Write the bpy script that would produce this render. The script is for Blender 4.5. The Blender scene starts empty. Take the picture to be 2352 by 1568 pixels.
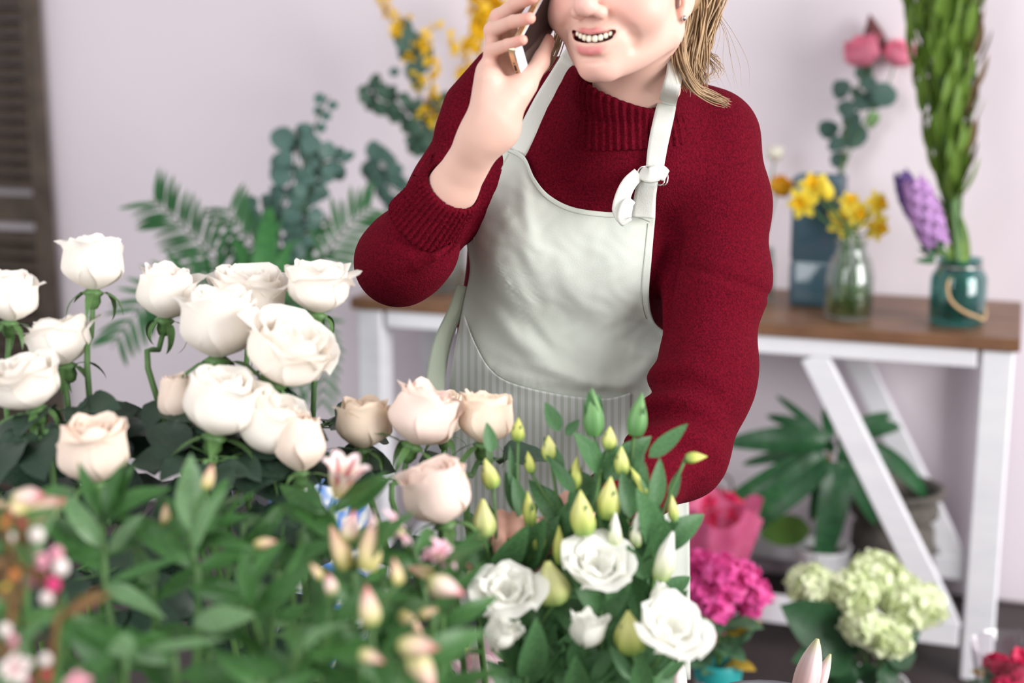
import bpy, math, random
import numpy as np
from mathutils import Vector, Matrix
rnd = random.Random(7)
sc = bpy.context.scene
# ------------------------------------------------------------------ camera, light, exposure
F = 3267.0; TH = math.radians(11.5); CH = 1.37
cam = bpy.data.cameras.new('camera'); camo = bpy.data.objects.new('camera', cam)
sc.collection.objects.link(camo); sc.camera = camo
cam.sensor_width = 36.0; cam.lens = 36.0 * F / 2352.0
camo.location = (0, 0, CH); camo.rotation_euler = (math.pi / 2 - TH, 0, 0)
cam.dof.use_dof = True; cam.dof.focus_distance = 1.70; cam.dof.aperture_fstop = 2.4
cam.clip_start = 0.05
world = bpy.data.worlds.new('daylight'); sc.world = world; world.use_nodes = True
world.node_tree.nodes['Background'].inputs[0].default_value = (1.0, 0.975, 0.985, 1)
world.node_tree.nodes['Background'].inputs[1].default_value = 0.50
def area(name, loc, target, sx, sy, power, col):
    l = bpy.data.lights.new(name, 'AREA'); l.shape = 'RECTANGLE'; l.size = sx; l.size_y = sy
    l.energy = power; l.color = col
    o = bpy.data.objects.new(name, l); sc.collection.objects.link(o); o.location = loc
    o.rotation_euler = (Vector(target) - Vector(loc)).to_track_quat('-Z', 'Y').to_euler()
    o['kind'] = 'helper'
    return o
area('shop_window_light', (3.4, -0.1, 2.0), (0.1, 1.9, 1.0), 2.6, 2.2, 185, (1.0, 0.98, 0.97))
area('left_fill_light', (-2.4, -1.3, 2.3), (0.0, 2.2, 0.9), 1.8, 2.2, 68, (0.96, 0.98, 1.0))  # added fill from front left, lifts the left wall and roses
sc.view_settings.view_transform = 'Standard'
sc.view_settings.look = 'None'; sc.view_settings.gamma = 1.0
sc.view_settings.use_curve_mapping = False
sc.view_settings.exposure = 0.46
# ------------------------------------------------------------------ helpers
CAM = np.array([0, 0, CH]); RT = np.array([1.0, 0, 0])
UP = np.array([0, math.sin(TH), math.cos(TH)]); FW = np.array([0, math.cos(TH), -math.sin(TH)])
TOCAM = -FW
def P(u, v, d):
    return CAM + RT * ((u - 1176) / F * d) + UP * ((784 - v) / F * d) + FW * d
def Rz(u, v, z):                       # where the sight line meets height z
    r = RT * ((u - 1176) / F) + UP * ((784 - v) / F) + FW
    return CAM + r * ((z - CH) / r[2])
def unit(a):
    a = np.asarray(a, float); return a / (np.linalg.norm(a) + 1e-12)
def lin(c):
    c = np.asarray(c[:3], float) / 255.0
    return np.where(c <= 0.04045, c / 12.92, ((c + 0.055) / 1.055) ** 2.4)
def rgba(c): return tuple(lin(c)) + (1.0,)
MATS = {}
def mat(name, base, rough=0.6, c2=None, vscale=20, bump=0.0, bscale=150, sheen=0.0, sss=0.0, trans=0.0,
        spec=0.4, attr=False, stretch=None, metal=0.0, glass=0.0, detail=3.0, vmid=0.5, vwid=0.25):
    if name in MATS: return MATS[name]
    m = bpy.data.materials.new(name); m.use_nodes = True; MATS[name] = m
    nt = m.node_tree; N = nt.nodes; L = nt.links
    b = N['Principled BSDF']; out = N['Material Output']
    b.inputs['Roughness'].default_value = rough; b.inputs['Specular IOR Level'].default_value = spec
    b.inputs['Metallic'].default_value = metal
    b.inputs['Base Color'].default_value = rgba(base)
    tc = N.new('ShaderNodeTexCoord'); vec = tc.outputs['Object']
    if stretch:
        mp = N.new('ShaderNodeMapping'); mp.inputs['Scale'].default_value = stretch
        L.new(vec, mp.inputs[0]); vec = mp.outputs[0]
    col = None
    if c2 is not None:
        nz = N.new('ShaderNodeTexNoise'); nz.inputs['Scale'].default_value = vscale; nz.inputs['Detail'].default_value = detail
        L.new(vec, nz.inputs['Vector'])
        mr = N.new('ShaderNodeMapRange'); mr.inputs[1].default_value = vmid - vwid; mr.inputs[2].default_value = vmid + vwid
        L.new(nz.outputs[0], mr.inputs[0])
        mx = N.new('ShaderNodeMix'); mx.data_type = 'RGBA'
        mx.inputs[6].default_value = rgba(base); mx.inputs[7].default_value = rgba(c2)
        L.new(mr.outputs[0], mx.inputs[0]); col = mx.outputs[2]
    if attr:
        at = N.new('ShaderNodeAttribute'); at.attribute_name = 'Col'
        if col is None: col = at.outputs['Color']
        else:
            mm = N.new('ShaderNodeMix'); mm.data_type = 'RGBA'; mm.blend_type = 'MULTIPLY'; mm.inputs[0].default_value = 1
            L.new(col, mm.inputs[6]); L.new(at.outputs['Color'], mm.inputs[7]); col = mm.outputs[2]
    if col is not None: L.new(col, b.inputs['Base Color'])
    if bump:
        n2 = N.new('ShaderNodeTexNoise'); n2.inputs['Scale'].default_value = bscale; n2.inputs['Detail'].default_value = 3
        L.new(vec, n2.inputs['Vector'])
        bp = N.new('ShaderNodeBump'); bp.inputs['Strength'].default_value = bump; bp.inputs['Distance'].default_value = 0.003
        L.new(n2.outputs[0], bp.inputs['Height']); L.new(bp.outputs[0], b.inputs['Normal'])
    if sheen:
        b.inputs['Sheen Weight'].default_value = sheen; b.inputs['Sheen Roughness'].default_value = 0.5
        if col is not None: L.new(col, b.inputs['Sheen Tint'])
        else: b.inputs['Sheen Tint'].default_value = rgba(base)
    if sss:
        b.inputs['Subsurface Weight'].default_value = sss; b.inputs['Subsurface Radius'].default_value = (1.0, 0.35, 0.2)
        b.inputs['Subsurface Scale'].default_value = 0.006
    if glass:
        b.inputs['Transmission Weight'].default_value = glass; b.inputs['IOR'].default_value = 1.25
    if trans:
        tr = N.new('ShaderNodeBsdfTranslucent'); tr.inputs[0].default_value = rgba(base)
        if col is not None: L.new(col, tr.inputs[0])
        ms = N.new('ShaderNodeMixShader'); ms.inputs[0].default_value = trans
        L.new(b.outputs[0], ms.inputs[1]); L.new(tr.outputs[0], ms.inputs[2]); L.new(ms.outputs[0], out.inputs[0])
    return m
def mesh(name, V, Fc, smooth=True, col=None):
    me = bpy.data.meshes.new(name)
    V = np.asarray(V, np.float32)
    if isinstance(Fc, np.ndarray):
        n, k = Fc.shape
        me.vertices.add(len(V)); me.vertices.foreach_set('co', V.ravel())
        me.loops.add(n * k); me.loops.foreach_set('vertex_index', Fc.astype(np.int32).ravel())
        me.polygons.add(n); me.polygons.foreach_set('loop_start', np.arange(0, n * k, k, dtype=np.int32))
        me.update(calc_edges=True)
    else:
        me.from_pydata(V.tolist(), [], Fc); me.update()
    if smooth: me.polygons.foreach_set('use_smooth', np.ones(len(me.polygons), bool))
    if col is not None:
        ca = me.color_attributes.new('Col', 'FLOAT_COLOR', 'POINT')
        ca.data.foreach_set('color', np.hstack([np.asarray(col, np.float32)[:, :3], np.ones((len(V), 1), np.float32)]).ravel())
    return me
class MB:                                # several surfaces collected into one mesh
    def __init__(s): s.V = []; s.F = []; s.C = []; s.n = 0
    def add(s, V, Fc, c=None):
        V = np.asarray(V, float)
        s.F += [tuple(int(i) + s.n for i in f) for f in Fc]; s.V.append(V); s.n += len(V)
        if c is not None:
            c = np.asarray(c, float); s.C.append(np.tile(c, (len(V), 1)) if c.ndim == 1 else c)
        return s
    def mesh(s, name, smooth=True):
        return mesh(name, np.vstack(s.V), s.F, smooth, np.vstack(s.C) if s.C else None)
def obj(name, me, m, parent=None, M=None):
    o = bpy.data.objects.new(name, me); sc.collection.objects.link(o)
    if m is not None and me is not None and not me.materials: me.materials.append(m)
    if M is None: M = Matrix.Identity(4)
    if parent is not None:
        o.parent = parent; o.matrix_parent_inverse = WORLD[parent.name].inverted()
        o.matrix_basis = M; WORLD[o.name] = M.copy()
    else:
        o.matrix_basis = M; WORLD[o.name] = M.copy()
    if m is not None and me is not None and me.materials and me.materials[0] != m:
        o.material_slots[0].link = 'OBJECT'; o.material_slots[0].material = m
    return o
WORLD = {}
def tag(o, label, cat, group=None, kind=None):
    o['label'] = label; o['category'] = cat
    if group: o['group'] = group
    if kind: o['kind'] = kind
    return o
def thing(name, loc, label, cat, group=None):
    o = bpy.data.objects.new(name, None); sc.collection.objects.link(o)
    o.empty_display_size = 0.02
    o.location = tuple(loc); WORLD[o.name] = Matrix.Translation(Vector(tuple(loc)))
    return tag(o, label, cat, group)
def struct(o): o['kind'] = 'structure'; return o
def frame(base, y, z, s=1.0):
    y = unit(y); z = np.asarray(z, float); z = z - y * z.dot(y)
    if np.linalg.norm(z) < 1e-4: z = np.cross(y, [1, 0.3, 0.2])
    z = unit(z); x = np.cross(y, z)
    s = s if hasattr(s, '__len__') else (s, s, s)
    M = Matrix.Identity(4)
    for i in range(3):
        M[i][0] = x[i] * s[0]; M[i][1] = y[i] * s[1]; M[i][2] = z[i] * s[2]; M[i][3] = base[i]
    return M
def grid_faces(nu, nv, closed=False):
    f = []
    for j in range(nv - 1):
        for i in range(nu if closed else nu - 1):
            i2 = (i + 1) % nu
            f.append((j * nu + i, j * nu + i2, (j + 1) * nu + i2, (j + 1) * nu + i))
    return f
def spline(pts, n):
    p = np.asarray(pts, float)
    if len(p) == 2: return p[0] + (p[1] - p[0]) * np.linspace(0, 1, n)[:, None]
    q = np.vstack([2 * p[0] - p[1], p, 2 * p[-1] - p[-2]]); m = len(p) - 1
    out = []
    for t in np.linspace(0, m, n):
        i = min(int(t), m - 1); f = t - i
        a, b, c, d = q[i], q[i + 1], q[i + 2], q[i + 3]
        out.append(0.5 * (2 * b + (c - a) * f + (2 * a - 5 * b + 4 * c - d) * f * f + (3 * b - a - 3 * c + d) * f ** 3))
    return np.array(out)
def tube(pts, r, sides=6, cap=True):
    p = np.asarray(pts, float); n = len(p)
    r = np.full(n, r) if not hasattr(r, '__len__') else np.interp(np.linspace(0, 1, n), np.linspace(0, 1, len(r)), r)
    tg = np.gradient(p, axis=0); V = []
    ref = np.array([0.3, 0.9, 0.2]); prev = None
    for i in range(n):
        t = unit(tg[i]); a = ref - t * ref.dot(t) if prev is None else prev - t * prev.dot(t)
        a = unit(a); prev = a; b = np.cross(t, a)
        for k in range(sides):
            an = 2 * math.pi * k / sides
            V.append(p[i] + r[i] * (a * math.cos(an) + b * math.sin(an)))
    Fc = grid_faces(sides, n, True)
    if cap: Fc = Fc + [tuple(range(sides))[::-1], tuple(range((n - 1) * sides, n * sides))]
    return V, Fc
def lathe(prof, seg=24, cx=0, cy=0, z0=0, closed=False):
    V = []
    for r, z in prof:
        for k in range(seg):
            a = 2 * math.pi * k / seg; V.append((cx + r * math.cos(a), cy + r * math.sin(a), z0 + z))
    Fc = grid_faces(seg, len(prof), True)
    if closed: Fc += [tuple(range(seg))[::-1], tuple(range((len(prof) - 1) * seg, len(prof) * seg))]
    return V, Fc
def boxv(o, ex, ey, ez):                 # box from corner o with three edge vectors, edges slightly chamfered
    o = np.asarray(o, float); E = [np.asarray(e, float) for e in (ex, ey, ez)]
    c = min(np.linalg.norm(e) for e in E) * 0.08; L = [c / np.linalg.norm(e) for e in E]
    V = []; idx = {}
    for s in np.ndindex(2, 2, 2):
        for ax in range(3):
            q = o.copy()
            for k in range(3):
                t = float(s[k])
                if k != ax: t = L[k] if s[k] == 0 else 1 - L[k]
                q = q + E[k] * t
            idx[(s, ax)] = len(V); V.append(q)
    Fc = []
    for ax in range(3):
        a, b = [(1, 2), (2, 0), (0, 1)][ax]
        for sd in (0, 1):
            q = []
            for (i, j) in ((0, 0), (1, 0), (1, 1), (0, 1)):
                s = [0, 0, 0]; s[ax] = sd; s[a] = i; s[b] = j; q.append(idx[(tuple(s), ax)])
            Fc.append(tuple(q if sd else q[::-1]))
    for ax in range(3):
        a, b = [(1, 2), (2, 0), (0, 1)][ax]
        for (i, j) in ((0, 0), (1, 0), (1, 1), (0, 1)):
            s0 = [0, 0, 0]; s0[a] = i; s0[b] = j; s1 = list(s0); s1[ax] = 1
            s0, s1 = tuple(s0), tuple(s1)
            Fc.append((idx[(s0, a)], idx[(s1, a)], idx[(s1, b)], idx[(s0, b)]))
    for s in np.ndindex(2, 2, 2): Fc.append((idx[(s, 0)], idx[(s, 1)], idx[(s, 2)]))
    return V, Fc
def bar(a, b, w, h, wdir):               # square timber between two points
    a = np.asarray(a, float); b = np.asarray(b, float); y = b - a; x = unit(wdir); x = unit(x - unit(y) * x.dot(unit(y)))
    z = np.cross(unit(y), x)
    return boxv(a - x * w / 2 - z * h / 2, x * w, y, z * h)
# ------------------------------------------------------------------ implicit surfaces (for the figure)
def smin(a, b, k):
    h = np.clip(0.5 + 0.5 * (b - a) / k, 0, 1); return b + (a - b) * h - k * h * (1 - h)
def smax(a, b, k): return -smin(-a, -b, k)
def seg(p, a, b, ra, rb, sq=None):       # tapered capsule; sq = (direction, factor) flattens the section
    a = np.asarray(a, np.float32); b = np.asarray(b, np.float32); ab = b - a; pa = p - a
    t = np.clip(pa @ ab / (ab @ ab), 0, 1)
    q = pa - t[:, None] * ab
    if sq is not None:
        d = np.asarray(sq[0], np.float32); q = q + (q @ d)[:, None] * d * np.float32(1 / sq[1] - 1)
        return (np.sqrt((q * q).sum(1)) - (ra + (rb - ra) * t)) * min(1, sq[1] ** 0.5)
    return np.sqrt((q * q).sum(1)) - (ra + (rb - ra) * t)
def ell(p, c, r, R=None):
    q = p - np.asarray(c, np.float32)
    if R is not None: q = q @ np.asarray(R, np.float32)
    r = np.asarray(r, np.float32)
    k0 = np.sqrt(((q / r) ** 2).sum(1)); k1 = np.sqrt(((q / (r * r)) ** 2).sum(1)) + 1e-9
    return k0 * (k0 - 1) / k1
def chain(p, pts, rs, k=0.0):
    d = None
    for i in range(len(pts) - 1):
        e = seg(p, pts[i], pts[i + 1], rs[i], rs[i + 1])
        d = e if d is None else (smin(d, e, k) if k else np.minimum(d, e))
    return d
def surf(f, lo, hi, h, B=8):             # surface nets on a sparse grid
    lo = np.asarray(lo, float); hi = np.asarray(hi, float)
    nb = np.ceil((hi - lo) / (h * B)).astype(int); n = nb * B
    V = np.ones(n, np.float32)
    bi = np.stack(np.meshgrid(*[np.arange(k) for k in nb], indexing='ij'), -1).reshape(-1, 3)
    cen = (lo + (bi + 0.5) * B * h).astype(np.float32)
    cv = f(cen); act = np.abs(cv) < B * h * 1.5
    V4 = V.reshape(nb[0], B, nb[1], B, nb[2], B)
    ins = bi[(cv < 0) & ~act]; V4[ins[:, 0], :, ins[:, 1], :, ins[:, 2], :] = -1
    ab = bi[act]; off = np.stack(np.meshgrid(*[np.arange(B)] * 3, indexing='ij'), -1).reshape(-1, 3)
    for c0 in range(0, len(ab), 1500):
        bb = ab[c0:c0 + 1500]
        g = bb[:, None, :] * B + off[None]
        val = f((lo + g.reshape(-1, 3) * h).astype(np.float32)).reshape(len(bb), B, B, B)
        V4[bb[:, 0], :, bb[:, 1], :, bb[:, 2], :] = val
    s = V < 0; nx, ny, nz = n
    cs = np.zeros((nx - 1, ny - 1, nz - 1, 3), np.float32); cn = np.zeros((nx - 1, ny - 1, nz - 1), np.float32)
    full = [slice(0, None)] * 3
    def sl(o): return tuple(slice(o[k], [nx, ny, nz][k] - 1 + o[k]) for k in range(3))
    for ax in range(3):
        b1, b2 = [(1, 2), (0, 2), (0, 1)][ax]
        for i in (0, 1):
            for j in (0, 1):
                o0 = [0, 0, 0]; o0[b1] = i; o0[b2] = j; o1 = list(o0); o1[ax] = 1
                A = V[sl(o0)]; Bv = V[sl(o1)]; mk = (A < 0) != (Bv < 0)
                ii = np.nonzero(mk); t = A[ii] / (A[ii] - Bv[ii])
                pos = np.tile(np.array(o0, np.float32), (len(t), 1)); pos[:, ax] = t
                cs[ii] += pos; cn[ii] += 1
    a = cn > 0; idx = np.full(cn.shape, -1, np.int64); ijk = np.stack(np.nonzero(a), -1); idx[a] = np.arange(len(ijk))
    W = lo + (ijk + cs[a] / cn[a][:, None]) * h
    Fs = []
    for ax in range(3):
        b1, b2 = [(1, 2), (2, 0), (0, 1)][ax]
        o1 = [0, 0, 0]; o1[ax] = 1
        A = s[tuple(slice(0, [nx, ny, nz][k] - o1[k]) for k in range(3))]; Bv = s[tuple(slice(o1[k], None) for k in range(3))]
        e = np.stack(np.nonzero(A != Bv), -1)
        e = e[(e[:, b1] > 0) & (e[:, b2] > 0) & (e[:, b1] < n[b1] - 1) & (e[:, b2] < n[b2] - 1)]
        fl = s[tuple(e.T)]
        def ci(d1, d2):
            q = e.copy(); q[:, b1] -= d1; q[:, b2] -= d2; return idx[tuple(q.T)]
        Q = np.stack([ci(1, 1), ci(0, 1), ci(0, 0), ci(1, 0)], 1)
        Q[~fl] = Q[~fl][:, ::-1]
        Fs.append(Q[(Q >= 0).all(1)])
    return W, np.vstack(Fs)
def joinnp(parts):
    V = []; Fc = []; C = []; n = 0
    for v, f, c in parts:
        V.append(v); Fc.append(np.asarray(f) + n); C.append(c); n += len(v)
    return np.vstack(V), np.vstack(Fc), np.vstack(C)
# ------------------------------------------------------------------ the room
ZT = 0.78
TA = Rz(803, 683, ZT); TB = Rz(2345, 780, ZT)
TD = unit((TB - TA) * [1, 1, 0]); TN = np.array([-TD[1], TD[0], 0]); TL = np.linalg.norm((TB - TA)[:2])
Z3 = np.array([0, 0, 1.0]); TW = 0.49
def T(a, b, z): return TA * [1, 1, 0] + TD * a + TN * b + Z3 * z       # table coordinates: along, into the wall, up
def Wl(u, v, off=0.0):                   # where the sight line meets the wall (off = distance before it)
    r = RT * ((u - 1176) / F) + UP * ((784 - v) / F) + FW
    q = T(0, TW + 0.03 - off, 0); return CAM + r * ((q - CAM).dot(TN) / r.dot(TN))
m_wall = mat('wall_paint', (226, 216, 223), 0.9, c2=(220, 210, 217), vscale=1.4, bump=0.05, bscale=60)
m_floor = mat('floor_dark', (66, 57, 56), 0.5, c2=(48, 41, 41), vscale=6, bump=0.1, bscale=40)
m_white = mat('white_paint_wood', (232, 232, 236), 0.5, c2=(222, 222, 228), vscale=9, bump=0.06, bscale=40, stretch=(1, 1, 4))
m_oak = mat('oak_top', (134, 97, 70), 0.42, c2=(100, 70, 50), vscale=9, bump=0.1, bscale=30)
m_barn = mat('weathered_wood', (92, 80, 70), 0.75, c2=(58, 49, 43), vscale=14, bump=0.3, bscale=60)
me = mesh('wall_back', *boxv(T(-3.2, TW + 0.03, 0), TD * 7.5, TN * 0.12, Z3 * 2.9), smooth=False); struct(obj('wall_back', me, m_wall))
me = mesh('floor', *boxv((-4, -1.0, -0.06), (8, 0, 0), (0, 7.6, 0), (0, 0, 0.06)), smooth=False); struct(obj('floor', me, m_floor))
# --- console table
t = thing('console_table', T(TL / 2, TW / 2, 0), 'long white trestle table with brown wooden top along the wall', 'table')
def tp(name, V, Fc, m, smooth=False): return obj(name, mesh(name, [np.asarray(q) for q in V], Fc, smooth), m, t)
for k in range(4):
    b0 = -0.0 + k * TW / 4; tp('plank', *boxv(T(0, b0 + 0.001, ZT - 0.028), TD * TL, TN * (TW / 4 - 0.002), Z3 * 0.028), m_oak)
zb = ZT - 0.028
for (a, b) in ((0.012, 0.01), (TL - 0.078, 0.01), (0.012, TW - 0.075), (TL - 0.078, TW - 0.075)):
    tp('leg', *boxv(T(a, b, 0), TD * 0.068, TN * 0.065, Z3 * zb), m_white)
for b in (0.012, TW - 0.05):
    tp('rail', *boxv(T(0.09, b, zb - 0.042), TD * (TL - 0.175), TN * 0.035, Z3 * 0.042), m_white)
    tp('stretcher', *boxv(T(0.09, b, 0.075), TD * (TL - 0.175), TN * 0.035, Z3 * 0.06), m_white)
    for s in (0, 1):
        a0, a1 = (TL - 0.43, TL - 0.105) if s else (0.535, 0.135)
        tp('brace', *bar(T(a0, b + 0.017, zb - 0.04), T(a1, b + 0.017, 0.11), 0.058, 0.03, TD), m_white)
for a in (0.02, TL - 0.09):
    tp('end_rail', *boxv(T(a, 0.075, zb - 0.05), TD * 0.05, TN * (TW - 0.15), Z3 * 0.05), m_white)
# --- louvred shutter leaning by the wall
q = Wl(108, 500, 0.06); a1 = (q - TA).dot(TD); bb = (q - TA).dot(TN)
sw = 0.42
s = thing('louvred_shutter', T(a1 - sw / 2, bb, 0), 'tall weathered wooden louvred shutter standing against the wall', 'shutter')
def sp(name, V, Fc): return obj(name, mesh(name, [np.asarray(q) for q in V], Fc, False), m_barn, s)
for a in (a1 - 0.05, a1 - sw): sp('stile', *boxv(T(a, bb, 0), TD * 0.05, TN * 0.035, Z3 * 2.25))
for z in (0.0, 0.86, 2.17): sp('crossrail', *boxv(T(a1 - sw + 0.05, bb + 0.004, z), TD * (sw - 0.1), TN * 0.028, Z3 * 0.08))
z = 0.1; slat = None
while z < 2.15:
    if not (0.82 < z < 0.96):
        if slat is None:
            slat = mesh('slat', *bar(-TD * (sw / 2 - 0.05), TD * (sw / 2 - 0.05), 0.048, 0.007, TN * 0.75 + Z3 * 0.66), smooth=False)
        obj('slat', slat, m_barn, s, Matrix.Translation(Vector(T(a1 - sw / 2, bb + 0.017, z))))
    z += 0.042
# ------------------------------------------------------------------ the florist
skin_c = lin((223, 183, 167)); 
m_skin = mat('skin', (255, 255, 255), 0.48, attr=True, sss=0.25, bump=0.03, bscale=900, spec=0.35)
m_knit = mat('red_knit', (110, 10, 31), 0.95, c2=(74, 5, 20), vscale=380, bump=0.75, bscale=520, sheen=0.22, spec=0.08, vwid=0.2)
m_apron = mat('sage_linen', (202, 206, 198), 0.9, c2=(188, 193, 183), vscale=7, bump=0.12, bscale=700, sheen=0.1, spec=0.1)
m_strap = mat('sage_strap', (214, 216, 209), 0.9, c2=(204, 206, 198), vscale=14, bump=0.15, bscale=700, spec=0.1)
m_hair = mat('blond_hair', (184, 154, 118), 0.45, c2=(134, 106, 76), vscale=60, spec=0.5)
m_jeans = mat('blue_denim', (70, 84, 110), 0.9, c2=(58, 70, 96), vscale=200)
m_shoe = mat('white_leather', (225, 224, 222), 0.5)
m_steel = mat('steel', (196, 190, 188), 0.25, metal=1.0)
# head frame
hy, hp, hr = math.radians(27), math.radians(9), math.radians(6)
# camera-aligned axes: right, up, toward the viewer
Bc = np.stack([RT, UP, -FW], 1)
Ry = np.array([[math.cos(hy), 0, -math.sin(hy)], [0, 1, 0], [math.sin(hy), 0, math.cos(hy)]])
Rx = np.array([[1, 0, 0], [0, math.cos(hp), -math.sin(hp)], [0, math.sin(hp), math.cos(hp)]])
Rr = np.array([[math.cos(hr), math.sin(hr), 0], [-math.sin(hr), math.cos(hr), 0], [0, 0, 1]])
HR = Bc @ Rr @ Ry @ Rx
HO = P(1354, 93, 1.548) - HR @ np.array([0, -0.069, 0.088])
def H(x, y, z): return HO + HR @ np.array([x, y, z])
lipU = [(-.0345, -.0485, .0630), (-.0215, -.0557, .0780), (-.007, -.0588, .0872), (0, -.0597, .0878), (.007, -.0588, .0872), (.0215, -.0557, .0780), (.0345, -.0485, .0630)]
lipL = [(-.0345, -.0485, .0630), (-.0235, -.0680, .0755), (-.010, -.0785, .0838), (0, -.0802, .0850), (.010, -.0785, .0838), (.0235, -.0680, .0755), (.0345, -.0485, .0630)]
LU = [.0010, .0021, .0026, .0023, .0026, .0021, .0010]; LL = [.0010, .0028, .0042, .0044, .0042, .0028, .0010]
FOLD = None
def head_local(p):
    X = p.copy(); X[:, 0] = np.abs(X[:, 0])
    d = ell(p, (0, .047, -.015), (.075, .083, .096))
    d = smin(d, ell(p, (0, -.012, .026), (.0645, .084, .0600)), .03)
    d = smin(d, seg(X, (.050, -.055, -.005), (.010, -.095, .057), .0185, .0145), .03)
    d = smin(d, ell(p, (0, -.0945, .0645), (.0160, .0150, .0165)), .016)
    d = smin(d, ell(X, (.041, -.033, .054), (.029, .026, .027)), .022)
    d = smin(d, ell(p, (0, -.066, .0645), (.031, .026, .0225)), .016)
    if FOLD is None: return d
    d = smax(d, -chain(X, FOLD, [.0008, .0017, .0018, .0010, .0003]), .012)
    d = smax(d, -ell(p, (0, -.0880, .0850), (.016, .0030, .006)), .008)
    # nose
    d = smin(d, seg(p, (0, .010, .080), (0, -.030, .1015), .0075, .0105), .012)
    d = smin(d, ell(p, (0, -.034, .1030), (.0115, .0105, .0105)), .008)
    d = smin(d, ell(X, (.0135, -.0395, .0925), (.0075, .0075, .0095)), .006)
    d = smax(d, -ell(X, (.0065, -.0475, .0960), (.0042, .0035, .0050)), .003)
    # lips and mouth
    d = smin(d, chain(p, lipU, LU), .005)
    d = smin(d, chain(p, lipL, LL), .005)
    d = smax(d, -chain(p, [(-.0315, -.0515, .0670), (-.019, -.0632, .0825), (0, -.0698, .0915), (.019, -.0632, .0825), (.0315, -.0515, .0670)], [.0006, .0044, .0062, .0044, .0006]), .0015)
    d = smax(d, -ell(p, (0, -.0660, .072), (.025, .0068, .0160)), .002)
    # eyes and brow
    d = smin(d, seg(X, (.008, .020, .084), (.045, .022, .070), .006, .006), .015)
    d = smax(d, -ell(X, (.032, .000, .090), (.017, .0085, .014)), .012)
    # ears
    d = smin(d, ell(X, (.0735, -.004, -.012), (.0065, .031, .018)), .006)
    d = smax(d, -ell(X, (.081, .000, -.008), (.005, .019, .010)), .004)
    d = smin(d, ell(X, (.0715, -.034, -.003), (.0055, .0085, .0075)), .006)
    return d
FOLD = []
for (x, y, l) in ((.0165, -.040, .0022), (.029, -.0475, .0004), (.0395, -.0575, .0000), (.0415, -.0660, .0010), (.0405, -.0745, .0030)):
    zz = np.arange(.12, .0, -.0005); val = None; f_, FOLD_ = FOLD, None
    pts_ = np.stack([np.full(len(zz), x), np.full(len(zz), y), zz], 1).astype(np.float32)
    FOLD = None; val = head_local(pts_); FOLD = f_
    FOLD.append((x, y, zz[np.nonzero(val < 0)[0][0]] + l))
NB = P(1462, 235, 1.735)
def f_head(p):
    q = ((p - HO.astype(np.float32)) @ HR.astype(np.float32))
    d = head_local(q)
    n = seg(p, H(0.004, -.030, -.030), NB, .050, .054)
    d = smin(d, n, .016)
    return smin(d, seg(p, H(.046, -.05, -.03), P(1420, 232, 1.685), .010, .010), .03)
hv, hf = surf(f_head, HO + [-.16, -.16, -.26], HO + [.16, .16, .15], 0.0017)
ql = (hv - HO) @ HR
def mixc(c, c2, w): return c * (1 - w[:, None]) + lin(c2) * w[:, None]
hc = np.tile(skin_c, (len(hv), 1))
def gauss(q, c, r): return np.exp(-(((q - np.array(c)) / np.array(r)) ** 2).sum(1))
qa = ql.copy(); qa[:, 0] = np.abs(qa[:, 0])
hc = mixc(hc, (236, 168, 156), 0.65 * gauss(qa, (.048, -.030, .07), (.026, .022, .05)))
hc = mixc(hc, (238, 178, 172), 0.45 * gauss(ql, (0, -.036, .11), (.018, .015, .03)))
hc = mixc(hc, (232, 176, 168), 0.4 * gauss(ql, (0, -.108, .08), (.03, .018, .04)))
ld = np.minimum(chain(ql.astype(np.float32), lipU, LU), chain(ql.astype(np.float32), lipL, LL))
hc = mixc(hc, (208, 122, 124), np.clip(1 - (ld - 0.0002) / 0.0014, 0, 1) * 0.9)
MC = ([(-.0315, -.0515, .0670), (-.019, -.0632, .0825), (0, -.0698, .0915), (.019, -.0632, .0825), (.0315, -.0515, .0670)], [.0006, .0044, .0062, .0044, .0006])
inm = ((chain(ql.astype(np.float32), *MC) < .0009) & (ql[:, 2] < .0815 - 8 * ql[:, 0] ** 2)) | (ell(ql.astype(np.float32), (0, -.0660, .072), (.026, .0075, .0135)) < .0012)
hc[inm] = lin((140, 58, 62))
# --- hands
def PX(*a): return [P(*q) for q in a]
wr = P(1122, 292, 1.575)
FI = [  # finger joints: knuckle, middle joint, last joint, tip
    PX((1172, 128, 1.605), (1170, 40, 1.600), (1205, -8, 1.575), (1238, -36, 1.553)),
    PX((1152, 134, 1.595), (1146, 40, 1.590), (1186, 8, 1.562), (1224, -6, 1.540)),
    PX((1134, 146, 1.582), (1131, 70, 1.575), (1178, 50, 1.545), (1217, 42, 1.525)),
    PX((1119, 164, 1.570), (1129, 116, 1.560), (1166, 103, 1.538), (1200, 92, 1.522))]
FR = [(.0100, .0088, .0078, .0068), (.0105, .0092, .0080, .0070), (.0100, .0086, .0074, .0064), (.0092, .0076, .0066, .0057)]
TH1 = PX((1160, 246, 1.570), (1206, 192, 1.570), (1238, 142, 1.586), (1257, 94, 1.598))
EL = P(905, 602, 1.70)
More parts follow.
